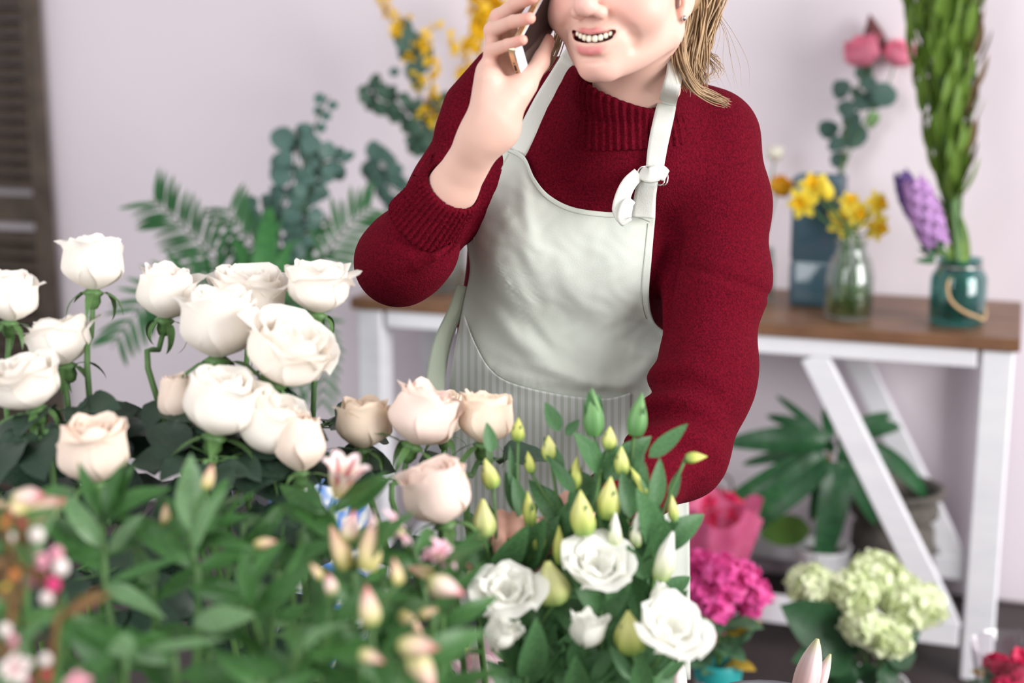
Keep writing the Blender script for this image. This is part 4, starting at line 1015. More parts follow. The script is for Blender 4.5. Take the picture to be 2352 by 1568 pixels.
lisi((1210, 1530, 1.34), 'lisianthus with a ragged white bloom above the pink lily', [('half', 1142, 1466, 1.32, 110, 90, 60)], [], 9)
lisi((1330, 1540, 1.33), 'lisianthus with a half closed greyish white bloom at bottom centre', [('half', 1345, 1462, 1.32, 118, 110, 75)], [(1360, 1560, 1420, 1480, 1.32, 1.32, .8)], 9)
lisi((1470, 1540, 1.33), 'lisianthus with the big bright white bloom beside the apron edge', [('bloom', 1540, 1450, 1.31, 142, 140, 70), ('half', 1515, 1385, 1.36, 90, 80, 60), ('bud', 1446, 1450, 1.32, 70, 100, 95)], [(1450, 1560, 1400, 1480, 1.31, 1.31, .8), (1520, 1560, 1580, 1510, 1.31, 1.31, .8)], 9)
for (u, v, d) in ((1260, 1420, 1.42), (1420, 1360, 1.43), (1300, 1330, 1.46), (1150, 1260, 1.48), (1490, 1400, 1.42), (1380, 1500, 1.38), (1260, 1540, 1.36), (1430, 1290, 1.45)):
    lisi((u, v, d), 'leafy lisianthus stem without bloom between the white flowers', [], [], 11)
# --- lilies
m_lily = mat('lily_petal', (255, 255, 255), .5, attr=True, trans=.2)
LCOL = [(214, 226, 170), (244, 214, 214), (240, 196, 206), (246, 214, 220)]
def lilybud(parent, base, dv, L_, cols, slim=.62, nm='bud'):
    for k in range(3):                                     # three tepals closed along their seams
        V = []; C = []
        x = unit(np.cross(dv, TOCAM)); y = np.cross(dv, x)
        for j in range(13):
            t = j / 12; r = L_ * .155 * slim * 1.5 * math.sin(math.pi * (.10 + .88 * t) ** .9) ** .8 + L_ * .004
            for i in range(9):
                q = -1 + i / 4; a = 2 * math.pi * k / 3 + q * 1.07 + .35; rr = r * (1 + .10 * math.cos(q * 3.0) - .04)
                V.append(base + dv * L_ * t + x * rr * math.cos(a) + y * rr * math.sin(a))
                c = np.array([np.interp(t, np.linspace(0, 1, len(cols)), [lin(z)[m] for z in cols]) for m in range(3)])
                C.append(c * (1 - .25 * math.exp(-(q / .13) ** 2)) if abs(q) < .95 else c * .9)
        obj(nm, mesh(nm, V, grid_faces(9, 13), True, C), m_lily, parent)
def lily(base, label, down):
    foot = np.array([B7[0] + rnd.uniform(-.05, .05), B7[1] + rnd.uniform(-.04, .04), .30])
    t = thing('lily', foot, label, 'lily', 'pink lilies')
    stem(t, [foot, foot * .5 + P(*down) * .5, P(*down), base], [.004, .004, .0032], m_stem, n=14)
    return t
pb = [(196, 206, 150), (238, 200, 196), (240, 208, 208), (246, 226, 226), (214, 216, 160)]
t = lily(P(1835, 1640, 1.66), 'pale pink lily with two closed buds before the hydrangea', (1800, 1760, 1.64))
lilybud(t, P(1836, 1625, 1.66), unit(P(1878, 1466, 1.66) - P(1836, 1625, 1.66)), .0835, pb, .78)
lilybud(t, P(1862, 1622, 1.67), unit(P(1908, 1500, 1.67) - P(1862, 1622, 1.67)), .066, pb, .55)
for (a, b, c_, e) in ((1820, 1700, 1700, 1640), (1830, 1690, 1930, 1650)): leafpx(t, 'alstro', a, b, c_, e, 1.65, 1.63, m_al, .7)
t = lily(P(1558, 1650, 1.62), 'closed pink lily bud below the white apron hem', (1540, 1760, 1.60))
lilybud(t, P(1548, 1640, 1.62), unit(P(1556, 1500, 1.62) - P(1548, 1640, 1.62)), .070, pb, .80)
t = lily(P(1090, 1640, 1.60), 'open pale pink lily with a green bud at bottom centre', (1120, 1740, 1.59))
lc = P(1095, 1600, 1.60)
LV = [((1120, 1575), (1130, 1480), (1122, 1436), 62), ((1100, 1590), (1085, 1525), (1062, 1492), 58), ((1108, 1590), (1112, 1540), (1100, 1492), 60), ((1090, 1590), (1050, 1530), (1004, 1506), 26), ((1118, 1600), (1122, 1560), (1125, 1500), 66), ((1100, 1600), (1060, 1580), (1000, 1590), 40)]
for k, (a, b, c_, w) in enumerate(LV):
    dd = 1.60 + .012 * math.sin(k * 2.1); sp = spline([P(a[0], a[1], dd), P(b[0], b[1], dd - .012), P(c_[0], c_[1], dd + .006)], 12); V = []; C = []
    for j in range(12):
        tt = j / 11; tg = unit(sp[min(j + 1, 11)] - sp[max(j - 1, 0)]); sd = unit(np.cross(tg, TOCAM)); hw = w * .5 * 1.6 / F * math.sin(math.pi * (.12 + .86 * tt)) ** .7
        for i in range(7):
            q = (i - 3) / 3; V.append(sp[j] + sd * q * hw - TOCAM * (.30 * hw * q * q))
            c = lin((246, 222, 228)) * (1 - .22 * math.exp(-(q / .18) ** 2) * np.array([.2, 1, .7])) - np.array([0, .10, .05]) * (1 - abs(q)) * (1 - tt); C.append(np.clip(c, 0, 1))
    obj('petal', mesh('petal', V, grid_faces(7, 12), True, C), m_lily, t)
lilybud(t, P(1052, 1510, 1.60), unit(P(1078, 1418, 1.60) - P(1052, 1510, 1.60)), .048, [(196, 206, 110), (214, 220, 130), (222, 226, 150), (206, 214, 120)], .85)
leafpx(t, 'alstro', 1050, 1480, 1106, 1380, 1.615, 1.62, gmat('lily_foliage', (150, 180, 80), (120, 160, 66)), 1.3, .3, 0)
# --- wax flower at the left edge
m_wax = mat('wax_bloom', (255, 255, 255), .5, attr=True, trans=.2); m_twig = mat('brown_twig', (120, 88, 48), .7, c2=(90, 66, 38), vscale=60)
WC = {'w': (244, 232, 228), 'p': (232, 160, 180), 'h': (214, 60, 120), 'y': (206, 176, 60), 'o': (196, 120, 60), 'r': (176, 60, 70)}
def wax(base, label, items, nodes):
    foot = np.array([B8[0] + rnd.uniform(-.05, .05), B8[1] + rnd.uniform(-.04, .04), .30])
    t = thing('wax_flower', foot, label, 'flower', 'wax flower sprigs'); nd = [P(*q) for q in nodes]
    stem(t, [foot, foot * .5 + nd[0] * .5] + nd, [.003, .0024, .0016], m_twig, n=20)
    for (u, v, w, c) in items:
        d = nodes[0][2] + rnd.uniform(-.02, .02); q = P(u, v, d); k = min(nd, key=lambda z: np.linalg.norm(z - (q - np.array([0, 0, .02]))))
        stem(t, [k, k * .5 + q * .5 + np.array([0, 0, .004]), q], .0009, m_twig, 'twig', 6, 4)
        R_ = w * .5 * d / F
        if w > 45: flowerpetals(t, q, unit(TOCAM + UP * .4), R_, [(206, 150, 150), WC[c], WC[c]], 5, .15, nm='petal', wide=.8)
        else:
            V, Fc = sphere(q, R_, 10); V = [q + (np.array(z) - q) * [1, 1, 1.15] for z in V]
            obj('bud', mesh('bud', V, Fc, True, np.tile(lin(WC[c]), (len(V), 1))), m_wax, t)
    for k in range(10):
        q = nd[rnd.randint(0, len(nd) - 1)]; a = rnd.uniform(0, 6.28); leaf(t, 'leaflet', q, [math.cos(a), math.sin(a), rnd.uniform(0, 1)], [0, -1, .5], rnd.uniform(.025, .045), m_twig if k % 2 else m_al, 'leaf')
wax(0, 'wax flower sprig with a knot of pink and white buds at left', [(130, 1270, 30, 'p'), (95, 1288, 34, 'p'), (140, 1302, 36, 'w'), (78, 1330, 36, 'p'), (106, 1324, 28, 'p'), (122, 1342, 34, 'h'), (108, 1372, 32, 'w'), (84, 1228, 34, 'w'), (25, 1236, 24, 'w'), (32, 1412, 20, 'y')], [(120, 1500, .95), (135, 1420, .95), (110, 1340, .95), (60, 1260, .96)])
wax(0, 'wax flower sprig with open white blossoms in the bottom left corner', [(36, 1535, 74, 'w'), (104, 1514, 26, 'w'), (12, 1446, 28, 'w'), (178, 1572, 60, 'p'), (105, 1550, 26, 'r'), (70, 1562, 30, 'h'), (30, 1470, 22, 'p')], [(70, 1640, .92), (60, 1560, .92), (30, 1480, .92), (20, 1380, .93)])
wax(0, 'wax flower sprig of rust coloured tiny buds along the left border', [(12, 1200, 24, 'o'), (20, 1180, 22, 'r'), (40, 1300, 22, 'o'), (5, 1260, 22, 'o'), (34, 1320, 26, 'o'), (15, 1350, 20, 'y'), (52, 1200, 20, 'r')], [(20, 1500, .94), (40, 1400, .94), (25, 1290, .94), (12, 1200, .95)])
# --- buckets and the low bench that carry the cut flowers
m_zinc = mat('zinc', (150, 152, 156), .4, metal=.8, c2=(120, 122, 128), vscale=12); m_bench = mat('bench_wood', (122, 96, 70), .7, c2=(96, 74, 54), vscale=8)
bn = thing('low_bench', (-.1, 1.22, 0), 'low wooden display bench under the flower buckets', 'bench')
for k in range(7): obj('plank', mesh('plank', *boxv((-.64, .72 + k * .146, .23), (1.13, 0, 0), (0, .142, 0), (0, 0, .03)), smooth=False), m_bench, bn)
for x in (-.60, .43):
    for y in (.76, 1.66): obj('leg', mesh('leg', *boxv((x, y, 0), (.05, 0, 0), (0, .05, 0), (0, 0, .23)), smooth=False), m_bench, bn)
bk = mesh('bucket_wall', *lathe([(.001, .004), (.062, .002), (.066, .004), (.084, .33), (.088, .333), (.086, .338), (.081, .334), (.063, .010), (.001, .010)], 28))
names = ['tall white roses', 'clustered white roses', 'peach roses', 'leafy alstroemeria', 'budding alstroemeria', 'lisianthus', 'pink lilies', 'wax flowers']
for (x, y), nm in zip((B1, B2, B3, B4, B5, B6, B7, B8), names):
    t = thing('flower_bucket', (x, y, .26), 'zinc bucket holding the ' + nm, 'bucket', 'zinc flower buckets')
    obj('bucket_wall', bk, m_zinc, t, Matrix.Translation((x, y, .26)))
# ------------------------------------------------------------------ things on and around the table
def glassmat(name, tint, gloss=.12, body=0.0, bodyc=(200, 200, 200)):
    m = bpy.data.materials.new(name); m.use_nodes = True; nt = m.node_tree; N = nt.nodes; L = nt.links; MATS[name] = m
    b = N['Principled BSDF']; b.inputs['Base Color'].default_value = rgba(bodyc); b.inputs['Roughness'].default_value = .08
    tr = N.new('ShaderNodeBsdfTransparent'); tr.inputs[0].default_value = rgba(tint)
    gs = N.new('ShaderNodeBsdfGlossy'); gs.inputs['Roughness'].default_value = .05
    fr = N.new('ShaderNodeLayerWeight'); fr.inputs[0].default_value = .35
    mu = N.new('ShaderNodeMath'); mu.operation = 'MULTIPLY_ADD'; mu.inputs[1].default_value = .5; mu.inputs[2].default_value = gloss * .3; L.new(fr.outputs['Facing'], mu.inputs[0])
    m1 = N.new('ShaderNodeMixShader'); L.new(mu.outputs[0], m1.inputs[0]); L.new(tr.outputs[0], m1.inputs[1]); L.new(gs.outputs[0], m1.inputs[2])
    m2 = N.new('ShaderNodeMixShader'); m2.inputs[0].default_value = body; L.new(m1.outputs[0], m2.inputs[1]); L.new(b.outputs[0], m2.inputs[2]); L.new(m2.outputs[0], N['Material Output'].inputs[0])
    return m
m_glass = glassmat('clear_glass', (238, 244, 240)); m_teal = glassmat('teal_glass', (150, 214, 208), .15, .10, (30, 130, 136)); m_blue = glassmat('blue_glass', (130, 160, 178), .15, .6, (92, 124, 142))
m_smoke = glassmat('smoky_glass', (214, 218, 214), .14, .10, (170, 172, 166)); m_water = glassmat('water', (216, 232, 190), .05); m_cello = glassmat('cellophane', (244, 238, 244), .2, .04, (220, 210, 220))
m_pot = mat('white_ceramic', (226, 228, 230), .3); m_soil = mat('soil', (60, 46, 38), .9, c2=(40, 30, 26), vscale=80, bump=.5)
m_eu = gmat('eucalyptus_leaf', (84, 116, 106), (56, 86, 78), trans=.12, vscale=12); m_euc = gmat('eucalyptus_small_leaf', (62, 92, 74), (46, 74, 60), trans=.12)
m_palm = gmat('palm_leaf', (60, 112, 66), (40, 84, 50), trans=.2); m_dra = gmat('dracaena_leaf', (56, 112, 66), (32, 78, 48), rough=.35, trans=.15, spec=.5)
m_leu = gmat('leucadendron_leaf', (122, 150, 58), (78, 114, 42), trans=.2); m_leur = gmat('leucadendron_red', (118, 74, 60), (84, 92, 50), trans=.15)
m_daf = gmat('daffodil_yellow', (255, 238, 92), (254, 228, 60), trans=.3); m_trump = gmat('daffodil_trumpet', (255, 224, 50), (252, 210, 34), trans=.3)
m_for = mat('forsythia_yellow', (250, 216, 44), .5, c2=(238, 194, 26), vscale=60, trans=.3); m_pink = gmat('pink_ranunculus', (250, 168, 190), (240, 112, 150), trans=.25, vscale=60)
m_hyp = gmat('hyacinth_lilac', (206, 164, 214), (186, 138, 200), trans=.2); m_hyd = gmat('hyacinth_violet', (112, 84, 152), (90, 66, 130), trans=.2)
m_hyg = mat('hydrangea_bloom', (248, 250, 226), .6, c2=(222, 236, 178), vscale=55, trans=.25); m_kal = mat('kalanchoe_bloom', (246, 112, 186), .5, c2=(222, 62, 150), vscale=70, trans=.25)
m_cyc = mat('cerise_bloom', (236, 48, 104), .5, c2=(206, 28, 84), vscale=70, trans=.25)
def Tp(u, v): return Rz(u, v, ZT)
def vase(name, base, prof, m, label, cat, part, seg_=28, group=None):
    t = thing(name, base, label, cat, group); obj(part, mesh(part, *lathe(prof, seg_)), m, t, Matrix.Translation(Vector(base))); return t
# tall ribbed blue vase, square section
bp = Tp(1872, 697); zs = [0, .006, .085, .09, .10, .105, .305, .305, .012]; V = []
t = thing('blue_vase', bp, 'tall square ribbed dark blue glass vase on the table', 'vase')
rot = math.atan2(TD[1], TD[0]); ns = 96
def sqr(h, rib):
    o = []
    for k in range(ns):
        a = 2 * math.pi * k / ns; c, s_ = math.cos(a), math.sin(a); r = h / max(abs(c), abs(s_)) * 1.0; r = min(r, h * 1.28) + rib * (k % 2)
        o.append((r * math.cos(a + rot), r * math.sin(a + rot)))
    return o
for z_, h, rb in ((0, .050, 0), (.004, .055, .0), (.02, .056, .0022), (.10, .056, .0022), (.104, .0545, 0), (.112, .0545, 0), (.116, .056, .0022), (.30, .057, .0022), (.306, .0565, 0), (.306, .0525, 0), (.01, .050, 0)):
    V += [(x, y, z_) for x, y in sqr(h, rb)]
obj('vase_wall', mesh('vase_wall', V, grid_faces(ns, 11, True) + [tuple(range(ns))[::-1], tuple(range(10 * ns, 11 * ns))]), m_blue, t, Matrix.Translation(Vector(bp)))
# clear jar with daffodils
bj = Tp(1948, 731)
t = vase('glass_jar', bj, [(.001, .002), (.046, 0), (.053, .006), (.055, .05), (.054, .10), (.045, .135), (.034, .152), (.033, .172), (.037, .176), (.035, .178), (.031, .172), (.031, .152), (.042, .134), (.051, .10), (.052, .05), (.050, .010), (.001, .008)], m_glass, 'clear glass jar full of daffodil stems on the table', 'jar', 'jar_wall')
obj('water', mesh('water', *lathe([(.001, .011), (.048, .012), (.050, .05), (.050, .072), (.001, .072)], 24)), m_water, t, Matrix.Translation(Vector(bj)))
def daff(u, v, sz, face, label, bud=False, dd=None):
    d = dd or (bj - CAM).dot(FW) + rnd.uniform(-.04, .03); c = P(u, v, d); foot = bj + np.array([rnd.uniform(-.03, .03), rnd.uniform(-.03, .03), .012]); mouth = bj + np.array([rnd.uniform(-.02, .02), rnd.uniform(-.02, .02), .172])
    t = thing('daffodil', foot, label, 'daffodil', 'daffodils in the clear jar'); ax = unit(TOCAM * face[2] + RT * face[0] + UP * face[1]); R_ = sz * .5 * d / F
    b0 = c - ax * R_ * .35
    stem(t, [foot, mouth, mouth * .4 + (b0 - np.array([0, 0, .01])) * .6, b0 - ax * .012 + np.array([0, 0, .004]), b0], .0028, m_stem, n=16)
    x = unit(np.cross(ax, [.1, .2, 1])); M = frame(b0, np.cross(ax, x), ax, R_)
    if bud: obj('bud', LB[0], m_daf, t, frame(b0, ax, TOCAM, R_ * 2.4)); return
    if 'dp' not in LF:
        LF['dp'] = leafmesh('petal', .62, .1, .15, .08, .85, .7)
        LF['dt'] = mesh('trumpet', *lathe([(.16, 0), (.2, .12), (.24, .35), (.3, .5), (.40, .60), (.36, .56), (.26, .45), (.18, .15), (.02, .08)], 18))
    for k in range(6):
        a = k * math.pi / 3 + u; o = x * math.cos(a) + np.cross(ax, x) * math.sin(a)
        obj('petal', LF['dp'], m_daf, t, frame(b0 + o * R_ * .1 - ax * R_ * .03 * (k % 2), o + ax * .12, ax, R_ * .95))
    obj('trumpet', LF['dt'], m_trump, t, M)
for a in ((1940, 508, 82, (-.1, -.05, 1), 'daffodil facing forward, largest in the jar'), (1976, 492, 66, (.1, 0, 1), 'daffodil facing forward in the middle of the jar bunch'), (2022, 466, 70, (.5, .1, .9), 'daffodil at upper right of the jar bunch'), (2022, 524, 72, (.4, -.3, .9), 'daffodil hanging at lower right of the jar bunch'), (1955, 458, 60, (0, .5, .8), 'daffodil at the top of the jar bunch looking up'), (1866, 420, 78, (-.3, .4, .7), 'daffodil in front of the blue vase rim'), (1838, 466, 80, (-.6, -.2, .8), 'daffodil leaning left between sleeve and blue vase')): daff(*a)
daff(1902, 448, 46, (-.2, .6, .3), 'unopened yellow daffodil bud before the blue vase', True)
# teal jar with rope handle
bt = Tp(2196, 744)
t = vase('teal_jar', bt, [(.001, .002), (.052, 0), (.059, .008), (.0605, .05), (.060, .105), (.052, .120), (.046, .126), (.046, .142), (.049, .145), (.047, .147), (.043, .142), (.043, .126), (.050, .117), (.057, .10), (.057, .02), (.001, .012)], m_teal, 'teal glass jar with looped rope handle on the table', 'jar', 'jar_wall')
obj('wire_collar', mesh('wire_collar', *tube([bt + np.array([.048 * math.cos(a), .048 * math.sin(a), .131]) for a in np.linspace(0, 6.2832, 33)], .003, 6)), m_steel, t)
d_ = (bt - CAM).dot(FW) - .06
obj('rope_handle', mesh('rope_handle', *tube(spline([P(2186, 630, d_), P(2176, 660, d_ - .012), P(2184, 690, d_ - .02), P(2208, 712, d_ - .018), P(2240, 726, d_), P(2262, 728, d_ + .03), P(2256, 650, d_ + .06)], 30), .0036, 6)), mat('rope', (196, 164, 124), .9, bump=.6, bscale=300), t)
# tall leucadendron stems in the teal jar
LF['leu'] = [leafmesh('narrow_leaf', .25, d, .3, 0, .8, .7) for d in (.15, .5)]
def leuc(u, v, dz, red, label):
    d = (bt - CAM).dot(FW) + dz; top = P(u, v, d); foot = bt + np.array([rnd.uniform(-.03, .03), rnd.uniform(-.03, .03), .014]); neck = bt + np.array([rnd.uniform(-.018, .018), rnd.uniform(-.02, .02), .145])
    t = thing('leucadendron', foot, label, 'foliage', 'tall leucadendron stems'); waist = P(2180 + (u - 2160) * .42, 380, d * .5 + (bt - CAM).dot(FW) * .5)
    pts = [foot, neck, waist, waist * .45 + top * .55 + RT * (u - 2165) * .00012, top]; stem(t, pts, [.0045, .004, .003, .002], m_stem, n=18); sp = spline(pts, 60)
    for k in range(30):
        q = sp[min(59, 24 + int(k * 1.2))]; a = 2.4 * k + u; o = np.array([math.cos(a) * .5, math.sin(a) * .5, 1.0]); leaf(t, 'leu', q, o, [math.cos(a), math.sin(a), .2], rnd.uniform(.065, .10), m_leur if red and rnd.random() < .6 else m_leu)
for (u, v, dz, rd) in ((2080, -40, .0, 0), (2105, -90, -.03, 0), (2135, -60, .02, 0), (2165, -100, -.05, 0), (2190, -60, .0, 0), (2215, -80, -.03, 0), (2240, -30, .02, 1), (2120, -20, .04, 0), (2205, 0, .05, 1), (2150, 10, -.06, 0), (2180, 40, -.06, 0)):
    leuc(u, v, dz, rd, 'tall reddish leucadendron stem at the right of the green bunch' if rd else 'tall green leucadendron stem in the bunch from the teal jar')
# bright leaves at the neck of the jar
bl = thing('tulip_foliage', bt + np.array([0, -.02, .02]), 'bright yellow-green leaves rising from the teal jar neck', 'foliage')
for (u0, v0, u1, v1, w) in ((2205, 610, 2150, 420, 1.6), (2200, 610, 2178, 430, 1.6), (2215, 610, 2210, 440, 1.5), (2220, 612, 2160, 500, 1.6), (2195, 612, 2140, 540, 1.6)):
    leafpx(bl, 'strap', u0, v0, u1, v1, d_ + .03, d_ + .01, m_leu if u1 % 4 else gmat('bright_leaf', (160, 196, 90), (124, 172, 70)), w, .2, 0)
for (u0, v0, u1, v1) in ((2185, 640, 2180, 740), (2200, 640, 2205, 745), (2215, 640, 2225, 740), (2195, 640, 2192, 745)): stem(bl, [P(u0, v0 - 40, d_ + .05), P(u0, v0, d_ + .05), P(u1, v1 - 6, d_ + .05)], .003, gmat('pale_stem', (140, 190, 110), (110, 160, 90), trans=0))
# hyacinths
LF['hy'] = None
def floretme(name, n, cup, w=.42, L_=1.0):
    mb = MB()
    for k in range(n):
        a = 2 * math.pi * k / n; c, s_ = math.cos(a), math.sin(a); V = []
        for j in range(4):
            tt = j / 3; hw = w * L_ * math.sin(math.pi * (.12 + .80 * tt)) ** .7
            for i in (-1, 0, 1): V.append((c * tt * L_ - s_ * hw * i, s_ * tt * L_ + c * hw * i, cup * math.sin(tt * 2.2) + (.08 if i else 0)))
        mb.add(V, grid_faces(3, 4))
    return mb.mesh(name)
FL6 = floretme('floret', 6, .35, .26); FL4 = floretme('floret', 4, .12, .5); 
def hyac(u, v, hpx, wpx, d, m, label):
    c = P(u, v, d); foot = bt + np.array([-.02, -.01, .016]); t = thing('hyacinth', foot, label, 'hyacinth', 'hyacinths beside the teal jar'); H_ = hpx * d / F; W_ = wpx * .5 * d / F
    ax = unit(UP + RT * -.35); stem(t, [foot, bt + np.array([-.03, -.02, .145]), c - ax * H_ * .55, c + ax * H_ * .4], .004, m_stem)
    for k in range(44):
        f = (k + .5) / 44; a = 2.4 * k; e = unit(np.cross(ax, FW)); o = e * math.cos(a) + np.cross(ax, e) * math.sin(a); r = W_ * .62 * math.sin(math.pi * (.12 + .8 * f)) ** .5
        dr = unit(o + ax * .15); obj('floret', FL6, m, t, frame(c + ax * H_ * (f - .5) + o * r, np.cross(dr, [.3, .2, .9]), dr, W_ * .48))
hyac(2088, 448, 100, 60, d_ + .06, m_hyd, 'dark violet hyacinth behind the lilac one'); hyac(2126, 490, 150, 84, d_ - .01, m_hyp, 'lilac hyacinth drooping beside the teal jar')
tt_ = thing('ruscus_sprig', bt + np.array([-.04, -.01, .02]), 'dark leafy sprig under the lilac hyacinth', 'foliage')
for (u0, v0, u1, v1) in ((2150, 590, 2100, 500), (2150, 590, 2110, 570), (2150, 600, 2105, 595), (2160, 580, 2140, 500)): leafpx(tt_, 'lisi', u0, v0, u1, v1, d_, d_ - .01, m_palm, .9)
stem(tt_, [bt + np.array([-.04, -.01, .03]), bt + np.array([-.038, -.02, .145]), P(2150, 585, d_)], .002)
# ranunculus and eucalyptus in the blue vase
db = (bp - CAM).dot(FW)
def ball(parent, c, ax, R_, m, seed=0, flat=.92):
    pet, core = ROSES['half'][seed % 2]; x = unit(np.cross(ax, [.3, .4, .2])); M = frame(c - ax * R_ * .7, np.cross(ax, x), ax, (R_, R_, R_ * flat))
    for q in pet: obj('petal', q, m, parent, M)
    obj('bloom_core', core, m, parent, M)
def ranun(u, v, w, m, path, label, d, foot, ax):
    t = thing('ranunculus', foot, label, 'ranunculus', 'ranunculus on the table'); c = P(u, v, d); ball(t, c, unit(ax), w * .5 * d / F, m, int(u)); stem(t, [foot] + [P(a, b, d) for a, b in path] + [c - unit(ax) * w * .3 * d / F], .0022, n=14)
vf = bp + np.array([0, 0, .02])
ranun(1982, 124, 84, m_pink, [(1926, 420), (1950, 280)], 'pink ranunculus left of the pair above the blue vase', db, vf, UP + RT * -.3 + TOCAM * .3)
ranun(2064, 128, 72, m_pink, [(1928, 420), (1985, 280), (2040, 190)], 'pink ranunculus right of the pair, touching the tall green bunch', db, vf, UP + RT * .4 + TOCAM * .4)
def eucal(foot, path, leaves, label, m=None, r=.002, dflt=None):
    t = thing('eucalyptus', foot, label, 'eucalyptus', 'eucalyptus branches'); pts = [foot] + [P(*q) for q in path]; stem(t, pts, r, m_dstem, n=24)
    for (u, v, w, ang) in leaves:
        d = path[-1][2] + rnd.uniform(-.03, .03); a = math.radians(ang); L_ = w * d / F; o = RT * math.cos(a) + UP * math.sin(a) + TOCAM * rnd.uniform(-.2, .4); leaf(t, 'round', P(u, v, d) - unit(o) * L_ * .5, o, TOCAM + UP * rnd.uniform(-.4, .6) + RT * rnd.uniform(-.6, .6), L_, m or m_eu)
    return t
eucal(vf + np.array([.01, 0, 0]), [(1925, 410, db), (1935, 340, db), (1955, 250, db), (1985, 170, db), (2005, 110, db)], [(1965, 312, 68, -20), (1920, 330, 44, 200), (1902, 296, 50, 150), (2035, 215, 66, 20), (2005, 232, 52, -10), (1930, 205, 48, 130), (1985, 165, 44, 70), (1995, 190, 40, 40), (1945, 250, 46, 160), (1978, 240, 40, 0), (1955, 275, 46, 220), (1925, 365, 44, 240), (1940, 200, 36, 100), (1970, 215, 40, 90)], 'eucalyptus branch rising from the blue vase under the pink blooms')
t = thing('protea_bud', vf + np.array([-.01, .01, 0]), 'dark red protea bud above the pink blooms', 'flower'); stem(t, [vf, P(1930, 400, db + .02), P(1990, 200, db + .02), P(2012, 100, db + .02)], .002)
obj('bud', AB[0], mat('protea_red', (120, 62, 66), .6, c2=(90, 50, 50), vscale=80), t, frame(P(2015, 120, db + .02), UP * 1 + RT * -.2, TOCAM, 90 * db / F))
leafpx(t, 'lisi', 2010, 255, 2000, 300, db, db, gmat('pale_leaf', (150, 190, 130), (130, 176, 112)), 1.6)
bs = Tp(1745, 690)
t = vase('small_vase', bs, [(.001, .002), (.03, 0), (.034, .01), (.034, .09), (.03, .13), (.028, .13), (.031, .09), (.031, .012), (.001, .010)], m_glass, 'small glass vase half hidden behind the red sleeve', 'vase', 'vase_wall'); ds = (bs - CAM).dot(FW)
m_yr = gmat('yellow_ranunculus', (250, 196, 30), (238, 160, 16), trans=.25); m_wran = gmat('white_ranunculus', (246, 242, 232), (236, 232, 214), trans=.25)
f0 = bs + np.array([0, 0, .014])
ranun(1781, 355, 40, m_wran, [(1745, 600), (1762, 470)], 'small white ranunculus beside the red shoulder', ds, f0, UP + RT * .15)
ranun(1792, 432, 56, m_yr, [(1748, 600), (1768, 500)], 'orange-yellow ranunculus peeping past the red sleeve', ds, f0, UP * .8 + RT * .5 + TOCAM * .4)
# smoky vase at the table's left end with forsythia and eucalyptus
bv = Tp(1015, 668); dv_ = (bv - CAM).dot(FW)
t = vase('smoky_vase', bv, [(.001, .002), (.05, 0), (.058, .01), (.064, .06), (.062, .11), (.052, .125), (.056, .135), (.053, .136), (.049, .125), (.059, .11), (.061, .06), (.055, .014), (.001, .012)], m_smoke, 'smoky glass vase behind the raised elbow', 'vase', 'vase_wall')
fv = bv + np.array([0, 0, .02])
def forsy(path, n, label, dens=1.0):
    foot = fv + np.array([rnd.uniform(-.02, .02), rnd.uniform(-.02, .02), 0]); t = thing('forsythia_branch', foot, label, 'branch', 'forsythia branches'); pts = [foot] + [P(a, b, dv_ + rnd.uniform(-.03, .03)) for a, b in path]
    stem(t, pts, [.0028, .002, .0012], m_twig, n=26); sp = spline(pts, 80); mb = MB()
    Vf = np.array([v.co[:] for v in FL4.vertices]); Ff = [tuple(p.vertices) for p in FL4.polygons]
    tw = [sp[k] for k in range(34, 79, 5)]
    for q in tw:
        e = q + np.array([rnd.uniform(-.05, .05), rnd.uniform(-.03, .03), rnd.uniform(.0, .06)]); stem(t, [q, (q + e) / 2, e], .0008, m_twig, 'twig', 5, 4)
        for _ in range(int(n * 2)):
            c = q + (e - q) * rnd.random() + np.array([rnd.gauss(0, .008) for _ in range(3)]); M = np.array(frame(c, [rnd.gauss(0, 1) for _ in range(3)], [rnd.gauss(0, 1) for _ in range(3)], rnd.uniform(.006, .012))); mb.add(Vf @ M[:3, :3].T + M[:3, 3], Ff)
    o = obj('blossoms', mb.mesh('blossoms'), m_for, t); o['kind'] = 'stuff'
forsy([(1010, 420), (960, 200), (905, 60), (868, -10)], 7, 'forsythia branch arching left with yellow blossoms at the top edge'); forsy([(1015, 420), (1050, 220), (1085, 60), (1100, -30)], 10, 'forsythia branch rising straight beside the hand')
forsy([(1020, 420), (1070, 240), (1115, 80), (1138, -20)], 16, 'densest yellow forsythia branch next to the fingers'); forsy([(1005, 420), (1000, 260), (985, 150), (960, 70)], 5, 'sparse forsythia branch behind the eucalyptus')
eucal(fv, [(1000, 500, dv_), (985, 350, dv_), (955, 200, dv_), (935, 100, dv_), (930, 60, dv_)], [(928, 62, 46, 80), (935, 88, 66, 0), (955, 120, 52, 200), (968, 140, 60, 40), (935, 118, 50, 220), (975, 120, 50, 60), (950, 165, 50, 250), (960, 100, 50, 20), (905, 165, 26, 150), (962, 190, 40, -30)], 'eucalyptus branch with large round blue-green leaves below the yellow blossom')
